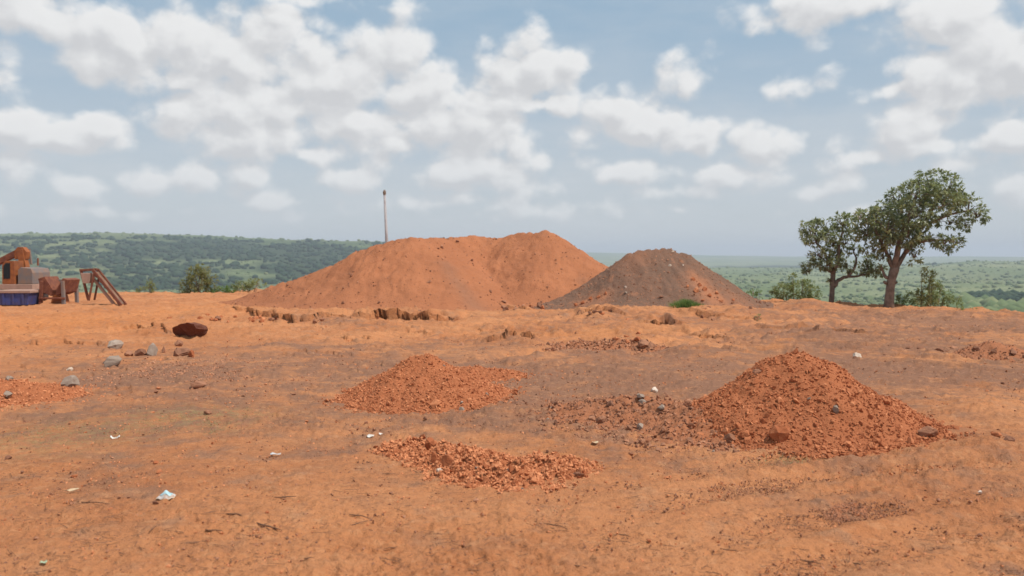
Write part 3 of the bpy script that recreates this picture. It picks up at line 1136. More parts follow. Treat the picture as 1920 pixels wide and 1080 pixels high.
def P_tint_big(x, y, h):
    # a grey seam of other material that runs down the right flank of the left lobe
    a, b = at(850, 500, 32), at(905, 565, 29.5)
    t = np.clip(((x - a.x) * (b.x - a.x) + (y - a.y) * (b.y - a.y)) / ((b.x - a.x) ** 2 + (b.y - a.y) ** 2), -0.2, 1.2)
    d = np.hypot(x - a.x - t * (b.x - a.x), y - a.y - t * (b.y - a.y))
    return np.clip(np.exp(-(d / 0.45) ** 2) * 0.6 + 0.8 * sstep(fbm(x * .5, y * .5, 3), .3, .7) * (x > 1) * 0.4, 0, 1)


# the two big heaps at the back
gravel_pile("earth_mound", 'huge rust red earth mound with a long humped ridge, tallest of all the heaps', 'earth mound',
            [(410, 572, 34.5), (450, 555, 34.4), (500, 534, 34.2), (570, 513, 34), (640, 483, 34), (700, 455, 34), (735, 442, 34), (770, 437, 34), (805, 440, 35), (835, 441, 37), (900, 438, 38),
             (950, 438, 38), (972, 431, 37.6), (990, 429, 37.2), (1003, 431, 37), (1020, 426, 37), (1032, 430, 37), (1062, 456, 37), (1100, 481, 37.5), (1140, 496, 38), (1165, 512, 38.5)],
            0.62, 0.075, M_REDHEAP, 'brown', 1800, (.02, .06), 150, (.04, .12), foot=0.25, rough=0.10, bias=0.8, fringe=.05, tint=P_tint_big, k=0.3, body='soil', gully=.06, warp=.03)


def P_tint_dark(x, y, h):
    s = np.zeros_like(x)
    for (px, py, r, w) in ((1318, 540, .50, 1.1), (1308, 528, .40, 1.0), (1335, 556, .55, 1.1), (1350, 566, .45, .9), (1130, 558, .40, .9), (1100, 566, .40, .9), (1085, 572, .30, .8), (1195, 478, .6, .35), (1385, 568, .7, .5)):
        cx, cy = hit(px, py)
        s = np.maximum(s, w * np.exp(-(((x - cx) / r) ** 2 + ((y - cy) / (r * 1.3)) ** 2)))
    return np.clip(s + 0.5 * fbm(x * 2.2, y * 2.2, 4) * s, 0, 1)


dark_root, dark_fn, dark_box = gravel_pile("gravel_mound", 'dark brown conical gravel mound with flat crest and orange patch on its right', 'gravel mound',
            [(1000, 580, 31.2), (1045, 556, 31.8), (1090, 532, 32.3), (1140, 502, 32.7), (1182, 470, 33), (1202, 463, 33), (1230, 461, 33), (1258, 461, 33.1), (1278, 466, 33.1)],
            0.70, 0.06, M_DARKHEAP, 'brown', 2500, (.015, .05), 50, (.05, .10), foot=0.22, rough=0.07, bias=0.3, fringe=.04, tint=P_tint_dark, k=0.3, gully=.04, warp=.04)

# the dumped loads in front
pile1, fn1, box1 = gravel_pile("gravel_pile", 'pointed red gravel pile in the middle, alone on a grey patch of ground', 'gravel pile',
            [(778, 664, 11.6), (800, 661, 11.6), (822, 668, 11.7), (845, 700, 11.6)], 0.64, 0.022, M_GRAVELHEAP, 'red', 8000, (.009, .027), 160, (.025, .055), 'dumped red gravel piles', rough=0.035)
pile2, fn2, box2 = gravel_pile("gravel_pile", 'largest red gravel pile, with a broad right flank and a boulder at its foot', 'gravel pile',
            [(1425, 694, 9.6), (1468, 664, 9.6), (1495, 657, 9.6), (1530, 668, 9.6), (1560, 696, 9.55), (1595, 726, 9.45)], 0.64, 0.022, M_GRAVELHEAP, 'red', 11500, (.009, .030), 290, (.026, .062), 'dumped red gravel piles', rough=0.045)
gravel_pile("gravel_pile", 'low red gravel pile cut off by the left edge of the picture', 'gravel pile',
            [(-60, 706, 11.6), (10, 709, 11.6), (40, 716, 11.5)], 0.34, 0.025, M_GRAVELHEAP, 'red', 4500, (.009, .028), 70, (.024, .05), 'dumped red gravel piles', rough=0.05)
gravel_pile("gravel_pile", 'small low tail of red gravel behind the pointed middle pile', 'gravel pile',
            [(880, 684, 13.4), (920, 690, 13.4), (945, 694, 13.4)], 0.42, 0.03, M_GRAVELHEAP, 'red', 1800, (.01, .03), 30, (.025, .05), 'dumped red gravel piles', rough=0.04)
gravel_pile("rubble_heap", 'flat spread of coarse red rubble with two orange lumps, nearest heap of all', 'rubble heap',
            [(765, 834, 8.25), (840, 840, 7.95), (900, 860, 7.5), (960, 868, 7.35), (1020, 862, 7.5), (1068, 870, 7.65)], 0.34, 0.022, M_GRAVELHEAP, 'red', 8000, (.008, .030), 200, (.024, .055), 'spreads of coarse rubble', foot=.04, rough=0.08, bias=0.2, fringe=.012)
gravel_pile("rubble_heap", 'low brown rubble with grey stones spilling left of the largest gravel pile', 'rubble heap',
            [(1110, 752, 10.3), (1180, 744, 10.3), (1250, 752, 10.0), (1330, 765, 9.4)], 0.26, 0.024, M_BROWNHEAP, 'brown', 4200, (.010, .034), 170, (.028, .060), 'spreads of coarse rubble', foot=.04, rough=0.06, bias=0.2)
gravel_pile("soil_ridge", 'long low ridge of red brown soil ending in dark clods before the mound', 'soil ridge',
            [(1025, 648, 17.2), (1080, 639, 17.2), (1150, 637, 17.2), (1200, 638, 17.1), (1228, 646, 17.0)], 0.60, 0.035, M_BROWNHEAP, 'brown', 1700, (.015, .05), 60, (.035, .08), rough=0.06, foot=.05, bias=.2)
gravel_pile("soil_heap", 'small dark brown soil heap near the right edge, on the far grey ground', 'soil heap',
            [(1832, 648, 16.4), (1860, 639, 16.4), (1885, 646, 16.4)], 0.45, 0.035, M_BROWNHEAP, 'brown', 900, (.015, .04), 16, (.035, .07), rough=0.05, foot=.05)
gravel_pile("gravel_patch", 'thin spread of fine grey brown gravel in the right foreground', 'gravel patch',
            [(1465, 934, 6.7), (1520, 936, 6.7), (1570, 948, 6.5)], 0.15, 0.02, M_BROWNHEAP, 'brown', 2600, (.005, .013), 24, (.013, .020), rough=0.015, foot=.02, bias=0.1)

# a clump on the dark mound's patch of orange earth
def rocks(L):
    for r in L:
        rock(**r)


R = []


def rk(px, py, w, h, key, label, **kw):
    R.append(dict(px=px, py=py, w=w, h=h, key=key, label=label, **kw))


rk(208, 690, 36, 28, 'grey', 'pale grey block of stone, lower of the two grey rocks stacked at the left', seed=2, rz=.3, tilt=.1)
rk(209, 672, 38, 20, 'grey', 'grey boulder just behind and above the pale grey block', seed=4, rz=1.2, Y=17.2)
rk(284, 668, 24, 28, 'grey', 'upright grey rock with a dark shaded left side', seed=6, rz=.4)
rk(262, 668, 26, 14, 'brown', 'dull brown grey rock lying just left of the upright grey rock', seed=1)
rk(240, 669, 18, 12, 'brown', 'small brown rock between the grey boulders and the upright grey rock', seed=3)
rk(338, 671, 44, 20, 'brown', 'flat brown rock with a dark undercut face, right end of the left rock row', seed=5, rz=0.1)
rk(357, 671, 16, 15, 'red', 'small dark red lump touching the right end of the flat brown rock', seed=8)
rk(333, 655, 16, 14, 'brown', 'dark little rock behind the flat brown rock', seed=7, Y=17.8)
rk(306, 664, 12, 14, 'brown', 'narrow dark rock between the upright grey rock and the flat brown rock', seed=9)
rk(128, 726, 38, 22, 'grey', 'angular blue grey stone beside the low left gravel pile', seed=0, rz=.5)
rk(130, 697, 14, 9, 'pale', 'small pale cream pebble above the angular blue grey stone', seed=3)
rk(370, 729, 32, 17, 'brown', 'brown rock with a shaded underside alone on the grey gravel', seed=2, rz=.2)
rk(388, 777, 20, 9, 'brown', 'small flat brown stone on the patch of dry grass', seed=6)
rk(15, 715, 16, 10, 'grey', 'dark grey stone on top of the low left gravel pile', seed=5)
rk(12, 750, 22, 13, 'grey', 'grey stone at the front foot of the low left gravel pile', seed=7)
rk(14, 862, 14, 8, 'brown', 'small dark clod at the left edge of the foreground', seed=1)
rk(1465, 830, 48, 34, 'red', 'big rounded orange boulder with a dark underside at the foot of the largest gravel pile', seed=4, rz=.1, depth=44)
rk(1636, 842, 20, 13, 'red', 'red stone at the front foot of the largest gravel pile, right of its boulder', seed=6)
rk(1590, 838, 26, 13, 'red', 'flat red stone midway between the boulder and the red stone of the largest pile', seed=2)
rk(1745, 822, 44, 22, 'brown', 'grey brown lump of hard earth at the right toe of the largest gravel pile', seed=8)
rk(1738, 802, 28, 18, 'red', 'orange lump of earth behind the grey brown lump', seed=3)
rk(1228, 738, 20, 13, 'pale', 'white stone above the brown rubble left of the largest pile', seed=5)
rk(1202, 748, 20, 11, 'grey', 'pale grey stone just below the white stone', seed=2)
rk(1205, 762, 17, 11, 'grey', 'grey pebble second below the white stone', seed=4)
rk(1240, 770, 22, 12, 'grey', 'grey stone in the brown rubble, right of the grey pebbles', seed=7)
rk(1145, 765, 20, 13, 'brown', 'dark red brown rock in the left part of the brown rubble', seed=0)
rk(1128, 795, 26, 15, 'brown', 'brown rock on the front left edge of the brown rubble', seed=3)
rk(1200, 806, 24, 14, 'grey', 'pale grey rock on the front edge of the brown rubble', seed=6)
rk(1290, 738, 22, 15, 'brown', 'brown rock on the crest between the rubble and the largest pile', seed=9)
rk(1370, 828, 26, 15, 'brown', 'brown rock left of the orange boulder at the foot of the largest pile', seed=1)
rk(1398, 822, 30, 15, 'red', 'reddish rock close left of the orange boulder', seed=5)
rk(1420, 693, 20, 13, 'brown', 'dark rock stuck on the left shoulder of the largest gravel pile', seed=2)
rk(805, 850, 28, 26, 'red', 'orange lump of earth at the back of the nearest rubble', seed=4)
rk(838, 880, 32, 28, 'red', 'larger smooth orange lump of earth in the nearest rubble', seed=6)
rk(815, 878, 20, 24, 'red', 'light orange lump touching the left of the larger smooth one', seed=9)
rk(823, 894, 14, 12, 'pale', 'pale grey stone below the orange lumps of the nearest rubble', seed=2)
rk(878, 915, 18, 10, 'red', 'red stone on the front rim of the nearest rubble', seed=3)
rk(1085, 898, 26, 13, 'brown', 'dark clod at the right end of the nearest rubble', seed=7)
rk(1078, 880, 14, 12, 'red', 'small red clod behind the dark clod at the right end of the nearest rubble', seed=1)
rk(818, 768, 30, 15, 'red', 'broken red stone at the front foot of the middle gravel pile', seed=8)
rk(967, 743, 14, 9, 'red', 'lone reddish stone right of the middle gravel pile', seed=5)
rk(645, 737, 12, 8, 'red', 'small red stone off the left toe of the middle gravel pile', seed=0)
rk(686, 796, 8, 6, 'brown', 'small dark clod on the grey ground below the middle gravel pile', seed=4)
rk(867, 649, 16, 6, 'brown', 'flat clod on the orange ground behind the middle gravel pile', seed=6)
rk(1208, 657, 30, 18, 'brown', 'dark clod heaped at the right end of the soil ridge', seed=3)
rk(1222, 657, 22, 13, 'brown', 'last dark clod at the right tip of the soil ridge', seed=1)
rk(1195, 646, 20, 10, 'red', 'red brown clod on top of the soil ridge', seed=8)
rk(1708, 658, 20, 11, 'brown', 'brown clod at the left end of the far right row of clods', seed=2)
rk(1728, 658, 18, 10, 'brown', 'brown clod second from the left in the far right row', seed=5)
rk(1765, 660, 22, 8, 'brown', 'low flat clod in the middle of the far right row', seed=8)
rk(1790, 659, 24, 11, 'brown', 'reddish clod just left of the small dark soil heap', seed=6)
rk(1832, 664, 16, 9, 'brown', 'clod at the front of the small dark soil heap', seed=3)
rk(1865, 666, 14, 10, 'brown', 'upright clod in front of the small dark soil heap', seed=0)
rk(1902, 669, 22, 11, 'brown', 'dark clod right of the small dark soil heap', seed=7)
rk(1608, 672, 24, 11, 'pale', 'pale brown stone on the grey ground right of the largest pile', seed=9)
rk(1605, 674, 12, 7, 'brown', 'dark pebble against the pale brown stone', seed=3, Y=15.9)
rk(1895, 832, 26, 14, 'brown', 'dark brown clod near the right edge beyond the largest pile', seed=4)
rk(1870, 822, 22, 13, 'red', 'tan clod left of the dark brown clod near the right edge', seed=2)
rk(1820, 944, 11, 6, 'brown', 'small dark pebble alone on the right foreground ground', seed=1)
rk(1838, 926, 10, 6, 'pale', 'white pebble in the right foreground', seed=6)
rk(1762, 944, 13, 6, 'brown', 'flat dark pebble in the right foreground, left of the white pebble', seed=5)
rk(1838, 1010, 12, 8, 'brown', 'dark pebble low in the right foreground', seed=2)
rk(945, 569, 16, 5, 'brown', 'dark clod lying in front of the huge earth mound, left of the dark mound', seed=8)
rk(690, 588, 20, 8, 'brown', 'dark red clod at the front foot of the huge earth mound', seed=3)
rk(1240, 560, 12, 7, 'brown', 'dark lump on the lower face of the dark gravel mound', seed=5)
rk(1178, 603, 14, 7, 'red', 'red clod at the edge of the churned ground below the dark mound', seed=6)
rk(590, 606, 12, 9, 'brown', 'dark clod on the bank left of the shadowed hollow', seed=9)
for (px, py, w) in ((1300, 528, 11), (1312, 538, 12), (1322, 548, 13), (1306, 552, 14), (1330, 560, 12), (1345, 554, 10), (1352, 568, 12), (1318, 566, 10), (1375, 566, 9), (1290, 540, 9)):
    rk(px, py, w, w * .7, 'red', 'orange clod in the broken orange patch on the right flank of the dark mound', name='clod', group='clods in the orange patch of the dark mound')
for (px, py, w) in ((1080, 574, 11), (1092, 570, 12), (1108, 564, 11), (1122, 560, 10), (1136, 553, 9)):
    rk(px, py, w, w * .7, 'red', 'orange clod on the broken orange streak at the left foot of the dark mound', name='clod', group='clods on the left foot of the dark mound')
for (px, py, w) in ((1262, 474, 7), (1269, 473, 6), (1256, 501, 7), (1173, 541, 6), (1281, 500, 5)):
    rk(px, py, w, w * .7, 'pale', 'small whitish pebble lying on the dark gravel mound', name='pebble', group='whitish pebbles on the dark mound')
rocks(R)

# the big lump with its shaded, undercut face, left
def earth_block():
    Y = 20.2
    a = at(352, 636, Y)
    g0 = gz(a.x, Y)
    mm = Y / FPX
    prof = [(328, 620), (331, 613), (346, 607), (360, 603), (373, 606), (375, 614), (369, 624), (360, 632), (344, 637), (331, 635)]
    bm = bmesh.new()
    n = len(prof)
    fr = [bm.verts.new(((px - 352) * mm, -.02 * (i % 3), (636 - py) * mm - .03)) for i, (px, py) in enumerate(prof)]
    bk = [bm.verts.new(((px - 352) * mm * .9 + .03, .55 + .05 * (i % 2), (636 - py) * mm * (.72 if py < 622 else .4) - .06)) for i, (px, py) in enumerate(prof)]
    bm.faces.new(fr)
    bm.faces.new(bk[::-1])
    for i in range(n):
        bm.faces.new((fr[i], bk[i], bk[(i + 1) % n], fr[(i + 1) % n]))
    # lean the face forward at the top, so that it stays in shade
    for v in fr:
        v.co.y -= v.co.z * .8
    bmesh.ops.recalc_face_normals(bm, faces=bm.faces)
    bmesh.ops.triangulate(bm, faces=bm.faces[:])
    bmesh.ops.subdivide_edges(bm, edges=bm.edges[:], cuts=3, use_grid_fill=True, smooth=0.1)
    P = np.array([v.co[:] for v in bm.verts])
    k = 0.035 * fbm(P[:, 0] * 7 + 3, P[:, 2] * 7 + P[:, 1] * 5, 4)
    bm.normal_update()
    for v, q in zip(bm.verts, k):
        v.co += v.normal * q
    me = bpy.data.meshes.new('earth_block')
    bm.to_mesh(me)
    bm.free()
    me.materials.append(M_EARTHBLOCK)
    o = link('earth_block', me, loc=(a.x, Y, g0))
    tag(o, 'big dark red brown block of earth with its shaded face towards the viewer', 'earth block')


M_EARTHBLOCK = stone_material("dark_red_earth", (0.13, 0.048, 0.032), (0.22, 0.085, 0.05))
earth_block()

# clods thrown up along the banks, all alike
k = 0
for (px, py, sx, sy, n, where) in ((470, 601, 150, 7, 34, 'on the bank between the dark earth block and the huge mound'), (800, 594, 70, 5, 16, 'along the dark hollow at the front foot of the huge mound'),
                               (1190, 640, 40, 8, 14, 'round the right end of the low soil ridge'), (980, 580, 70, 6, 12, 'in the gap between the huge mound and the dark mound'),
                               (1120, 585, 50, 9, 14, 'on the orange hump at the left foot of the dark mound'), (1330, 592, 70, 12, 14, 'on the orange hump below the green grass of the dark mound')):
    for i in range(n):
        q, w = random.gauss(px, sx * .5), random.gauss(py, sy * .5)
        sz = random.uniform(5, 11)
        rock(q, max(w, 572), sz * 1.3, sz * .8, random.choice(('brown', 'red', 'red')), 'small clod of earth ' + where, name='clod', group='clods ' + where)
for i in range(70):
    py = 690 + 370 * random.random() ** 1.3
    px = random.uniform(-20, 1940)
    x, y = on0(px, py)
    if fn1(np.array([x]), np.array([y]))[0] > 0 or fn2(np.array([x]), np.array([y]))[0] > 0:
        continue
    zone = ('left of the middle gravel pile' if px < 640 else 'between the middle and the largest gravel piles' if px < 1280 else 'behind and right of the largest gravel pile') if py < 840 else \
        ('in the left foreground near the litter' if px < 720 else 'in the foreground below the nearest rubble' if px < 1300 else 'in the right foreground round the gravel patch')
    sz = random.uniform(6, 11) * (0.8 + .2 * (py > 850))
    rock(px, py, sz * 1.3, sz * .7, random.choice(('brown', 'brown', 'red')), ('small loose stone on the open ground ' + zone), name='stone', group='loose stones ' + zone)


# fine loose pebbles over the whole yard
def pebbles():
    n = 85000
    py = 585 + 500 * RNG.random(n) ** 1.15
    px = -150 + 2220 * RNG.random(n)
    d = np.array([0])
    u, v = px - 960, py - 540
    cp, sp_ = math.cos(PITCH), math.sin(PITCH)
    t = EYE / (FPX * sp_ + v * cp)
    x, y = u * t, (FPX * cp - v * sp_) * t
    dk = blobs(x, y, DARKS)
    cl = fbm(x * .9, y * .9, 3)
    keep = RNG.random(n) < np.clip(0.16 + 0.75 * dk * sstep(cl, -.5, .5) + 0.35 * sstep(cl, .15, .7), 0, 1)
    x, y = x[keep], y[keep]
    s = (0.0035 + 0.011 * RNG.random(len(x)) ** 3) * (0.5 + y / 9)
    s = np.minimum(s, .03)
    z = ground_z(x, y) + s * .1
    P = np.stack([x, y, z], 1)
    h = RNG.random(len(x)) < 0.62
    a = stone_cloud("pebbles", P[h], s[h], M_STONE_B)
    a['label'] = 'fine dark pebbles strewn over the bare ground'
    b = stone_cloud("pebbles", P[~h], s[~h], M_STONE)
    b['label'] = 'fine reddish pebbles strewn over the bare ground'
    # denser gravel where the photograph shows a grey gravel belt on the left
    m = 3200
    cx, cy, rx, ry, _ = ell(330, 702, 190, 26)
    x, y = cx + rx * .6 * RNG.normal(size=m), cy + ry * .55 * RNG.normal(size=m)
    s = 0.009 + 0.022 * RNG.random(m) ** 3
    c = stone_cloud("gravel", np.stack([x, y, ground_z(x, y) + s * .2], 1), s, M_STONE_B)
    c['label'] = 'belt of grey brown gravel before the row of rocks on the left'


pebbles()

# ------------------------------------------------------------------ leaves
def leaf_cloud(name, centres, normals, L, W, mat, per=10, spread=1.0, droop=0.25, parent=None, rng=RNG):
    """rosettes of folded leaves round twig ends; one mesh"""
    n = len(centres)
    c = np.repeat(centres, per, 0)
    nn = np.repeat(normals, per, 0)
    N = len(c)
    d = nn * 0.65 + rng.normal(size=(N, 3)) * spread
    d[:, 2] -= droop
    d /= np.linalg.norm(d, axis=1)[:, None]
    side = np.cross(d, rng.normal(size=(N, 3)) * .5 + np.array([0, 0, 1.0]))
    side /= np.linalg.norm(side, axis=1)[:, None] + 1e-6
    up = np.cross(side, d)
    ln = (L * (0.65 + 0.6 * rng.random(N)))[:, None]
    wd = (W * (0.7 + 0.5 * rng.random(N)))[:, None]
    base = c + d * ln * 0.15
    mid = base + d * ln * 0.55
    tip = base + d * ln * 1.0 - up * ln * 0.18
    l = mid + side * wd * .5 + up * wd * .22
    r = mid - side * wd * .5 + up * wd * .22
    V = np.stack([base, l, tip, r, mid - up * 0], 1).reshape(-1, 3)
    o5 = (np.arange(N) * 5)[:, None]
    F = np.concatenate([o5 + np.array([[0, 4, 1]]), o5 + np.array([[1, 4, 2]]), o5 + np.array([[2, 4, 3]]), o5 + np.array([[3, 4, 0]])])
    var = np.clip(np.repeat(np.repeat(rng.random(n), per) * 0.75 + 0.25 * rng.random(N), 5), 0, 1)
    o = link(name, mesh_np(name, V, F, mat, False, dict(var=var)), parent)
    o['kind'] = 'stuff'
    return o


def lobe_points(lobes, dens, rng=RNG, shell=0.62):
    """twig ends on and inside the lobes: list of (centre, radii)"""
    C, Nn = [], []
    for c, r in lobes:
        n = max(5, int(dens * (r[0] * r[2]) * 12))
        d = rng.normal(size=(n, 3))
        d /= np.linalg.norm(d, axis=1)[:, None]
        rad = shell + (1.05 - shell) * rng.random(n) ** 0.6
        rad = rad * (1 + 0.30 * pnoise(d[:, 0] * 2.2 + c[0], d[:, 2] * 2.2 + c[2]))
        C.append(np.array(c) + d * rad[:, None] * np.array(r))
        Nn.append(d)
    return np.concatenate(C), np.concatenate(Nn)


def tree(label, base_px, Y, lobes_px, trunk, limbs, group, dens=9, leafL=.17):
    m = Y / FPX
    b = at(*base_px, Y)
    z0 = gz(b.x, Y)
    root = thing('tree', (b.x, Y, z0), label, 'tree', group)
    inv = Matrix.Translation(-root.location)
    shift = z0 - b.z

    def W3(px, py, dy=0.0):
        p = at(px, py, Y)
        return Vector((p.x, Y + dy, p.z + shift))
    T = MB()
    pts = [W3(px, py, dy) for px, py, dy, _ in trunk]
    pts[0].z -= .25
    rad = [w * m / 2 for *_, w in trunk]
    T.tube(pts, rad, 14)
    t = link('trunk', T.mesh('trunk', M_BARK, True), root)
    t.matrix_parent_inverse = inv
    for L in limbs:
        B = MB()
        pp = [W3(px, py, dy) for px, py, dy, _ in L]
        # wiggle and refine
        q, rr = [], []
        for i in range(len(pp) - 1):
            for s in range(3):
                f = s / 3
                q.append(pp[i].lerp(pp[i + 1], f) + Vector((random.uniform(-.03, .03), random.uniform(-.03, .03), random.uniform(-.03, .03))) * (1 if q else 0))
                rr.append((L[i][3] * (1 - f) + L[i + 1][3] * f) * m / 2)
        q.append(pp[-1])
        rr.append(L[-1][3] * m / 2)
        B.tube(q, rr, 8)
        o = link('branch', B.mesh('branch', M_BARK, True), root)
        o.matrix_parent_inverse = inv
    lobes = []
    for (px, py, rx, ry, dy) in lobes_px:
        c = W3(px, py, dy)
        lobes.append((tuple(c), (rx * m, rx * m * 0.95, ry * m)))
    C, Nn = lobe_points(lobes, dens)
    # twigs from the lobe middles out to some of the leaf rosettes
    TW = MB()
    for (c, r) in lobes:
        for i in range(7):
            d = Vector((random.gauss(0, 1), random.gauss(0, 1), random.gauss(0, 1))).normalized()
            e = Vector(c) + Vector((d.x * r[0], d.y * r[1], d.z * r[2])) * 0.85
            mid = Vector(c).lerp(e, .5) + Vector((0, 0, .05))
            TW.tube([Vector(c) - Vector((0, 0, r[2] * .4)), mid, e], [.022, .014, .006], 5)
    o = link('twigs', TW.mesh('twigs', M_BARK, True), root)
    o['kind'] = 'stuff'
    o.matrix_parent_inverse = inv
    cr = leaf_cloud('crown', C, Nn, leafL, leafL * .42, M_LEAF, 11, 0.75, 0.08, root)
    cr.matrix_parent_inverse = inv
    return root


BIG = [  # crown lobes of the tall tree: px, py, half width, half height, depth
    (1748, 345, 34, 24, .2), (1778, 352, 26, 26, .0), (1715, 366, 34, 24, -.4), (1690, 372, 22, 18, .3), (1752, 385, 34, 24, -.5),
    (1818, 392, 26, 22, .1), (1798, 378, 22, 18, .3), (1828, 405, 16, 16, -.2), (1790, 418, 22, 14, .4), (1813, 424, 14, 11, .1),
    (1702, 402, 38, 26, -.6), (1668, 400, 28, 20, .3), (1640, 410, 26, 18, -.1), (1618, 410, 16, 12, .2), (1655, 432, 32, 24, -.4),
    (1690, 440, 34, 22, -.5), (1725, 425, 26, 20, .4), (1630, 438, 20, 16, .2), (1655, 460, 24, 16, -.3), (1640, 472, 18, 12, .1),
    (1735, 452, 26, 10, -.2), (1772, 456, 22, 10, .0), (1795, 458, 16, 12, .2), (1780, 470, 12, 6, .2), (1712, 480, 14, 16, -.1), (1704, 462, 12, 10, .3),
    (1662, 484, 10, 14, .3), (1655, 505, 5, 7, .1), (1698, 418, 40, 40, .9), (1650, 425, 40, 30, .9), (1752, 372, 36, 30, .8),
]
big_tree = tree('tall leaning tree with a broad wind swept crown on a stout brown trunk', (1666, 579), 32.6, BIG,
     [(1666, 579, 0, 23), (1667, 570, 0, 17.5), (1669, 545, 0, 15.5), (1672, 525, 0, 15.5), (1677, 508, 0, 17), (1680, 500, 0, 11)],
     [[(1675, 508, 0, 12), (1680, 482, -.1, 10.5), (1684, 455, -.1, 10), (1694, 425, -.2, 9), (1706, 395, -.2, 7), (1720, 362, 0, 4)],
      [(1680, 508, 0, 11), (1692, 488, .1, 8.5), (1705, 470, .1, 7.5), (1722, 455, 0, 7), (1750, 452, 0, 5), (1790, 456, 0, 3)],
      [(1674, 504, 0, 9), (1667, 478, .2, 6.5), (1655, 458, .1, 6), (1640, 430, 0, 5), (1622, 412, 0, 3)],
      [(1698, 476, 0, 9), (1722, 445, .2, 9), (1740, 420, .2, 8), (1752, 395, .1, 6), (1765, 360, .1, 4)],
      [(1738, 424, .2, 7), (1765, 412, .2, 5), (1795, 402, .1, 4), (1822, 395, 0, 3)],
      [(1664, 524, 0, 7), (1656, 512, .1, 4), (1654, 500, .1, 2)], [(1676, 534, 0, 7), (1682, 531, 0, 4)], [(1661, 534, 0, 7), (1656, 531, 0, 4)]],
     'pair of trees at the plateau edge', dens=12.5)
SMALL = [
    (1528, 430, 24, 16, .1), (1515, 442, 14, 12, -.2), (1550, 425, 22, 14, .2), (1578, 418, 22, 14, -.1), (1592, 428, 14, 12, .2), (1545, 445, 20, 12, -.3),
    (1528, 455, 14, 8, .2), (1585, 455, 22, 12, .1), (1603, 468, 12, 8, .1), (1567, 460, 12, 10, .3), (1535, 478, 22, 14, -.2), (1520, 495, 15, 13, .1),
    (1548, 495, 22, 12, -.2), (1572, 486, 22, 14, .1), (1590, 498, 16, 12, .2), (1515, 508, 8, 6, 0), (1625, 502, 16, 14, .1), (1642, 508, 14, 12, -.1), (1632, 490, 12, 10, .2), (1555, 527, 3, 4, 0)]
tree('shorter slender tree with a side branch, left of the tall leaning tree', (1558, 572), 34.5, SMALL,
     [(1558, 572, 0, 11), (1560, 550, 0, 9), (1561, 530, 0, 9), (1562, 515, 0, 9)],
     [[(1562, 518, 0, 7.5), (1558, 498, .1, 7), (1548, 478, 0, 5), (1532, 455, 0, 4), (1525, 432, 0, 2)],
      [(1562, 518, 0, 7), (1568, 492, -.1, 7), (1573, 465, 0, 5), (1580, 438, 0, 4), (1582, 420, 0, 2)],
      [(1563, 538, 0, 8), (1572, 525, 0, 7), (1588, 519, 0, 6), (1598, 508, 0, 5), (1606, 492, 0, 4), (1600, 470, 0, 2)],
      [(1590, 519, 0, 5), (1608, 518, 0, 4), (1628, 514, 0, 3), (1640, 508, 0, 2)],
      [(1560, 510, 0, 7), (1550, 503, .1, 4), (1530, 494, .1, 3)]],
     'pair of trees at the plateau edge', dens=16, leafL=.165)


# ------------------------------------------------------------------ bushes and small plants
def bush(name, label, cat, Y, lobes_px, mat, leafL, dens, stems=9, group=None, per=9, base=None, shell=.35):
    m = Y / FPX
    bx_ = base or (sum(l[0] for l in lobes_px) / len(lobes_px), max(l[1] + l[3] for l in lobes_px))
    b = at(*bx_, Y)
    root = thing(name, (b.x, Y, b.z), label, cat, group)
    inv = Matrix.Translation(-root.location)
    lobes = []
    for (px, py, rx, ry, dy) in lobes_px:
        c = at(px, py, Y)
        lobes.append(((c.x, Y + dy, c.z), (rx * m, rx * m * .9, ry * m)))
    S = MB()
    for i in range(stems):
        c, r = random.choice(lobes)
        foot = Vector((c[0] * .6 + b.x * .4 + random.uniform(-.1, .1), Y + random.uniform(-.1, .1), b.z - .25))
        top = Vector(c) + Vector((random.uniform(-.8, .8) * r[0], random.uniform(-.8, .8) * r[1], random.uniform(0, .8) * r[2]))
        S.tube([foot, foot.lerp(top, .5) + Vector((0, 0, .06)), top], [.022, .015, .006], 5)
    o = link('stem', S.mesh('stem', M_BARKL, True), root)
    o.matrix_parent_inverse = inv
    C, Nn = lobe_points(lobes, dens, shell=shell)
    f = leaf_cloud('foliage', C, Nn, leafL, leafL * .4, mat, per, 0.9, 0.05, root)
    f.matrix_parent_inverse = inv
    return root


bush('bush', 'round olive green bush behind the small red dirt hump, left of the two trees', 'bush', 38, [(1470, 548, 24, 18, 0), (1500, 545, 28, 22, .1), (1522, 552, 18, 16, 0), (1455, 555, 14, 12, 0), (1486, 524, 6, 12, 0), (1512, 530, 10, 10, 0)], M_BUSHLEAF, .13, 20, per=10)
bush('bush', 'wide light green bush right of the tall tree, around the leafy sapling', 'bush', 33.5, [(1705, 565, 20, 16, .2), (1690, 572, 12, 10, .2), (1770, 555, 24, 20, .3), (1790, 568, 16, 16, .2), (1745, 568, 22, 16, .3), (1765, 540, 14, 12, .4)], M_BUSHLEAF, .12, 21, per=10)
bush('sapling', 'narrow upright leafy sapling standing inside the wide light green bush', 'sapling', 32.8, [(1732, 510, 6, 9, 0), (1740, 522, 9, 9, 0), (1745, 536, 9, 10, 0), (1733, 552, 12, 12, 0), (1728, 566, 12, 12, 0), (1748, 570, 10, 10, 0), (1750, 515, 5, 4, 0)], M_DRYLEAF, .15, 22, stems=5, base=(1738, 584))
bush('bush', 'small bright green bush at the right foot of the dark mound', 'bush', 38, [(1412, 549, 10, 8, 0), (1424, 553, 8, 8, 0), (1404, 553, 6, 6, 0)], M_GRASS, .10, 18, stems=5)
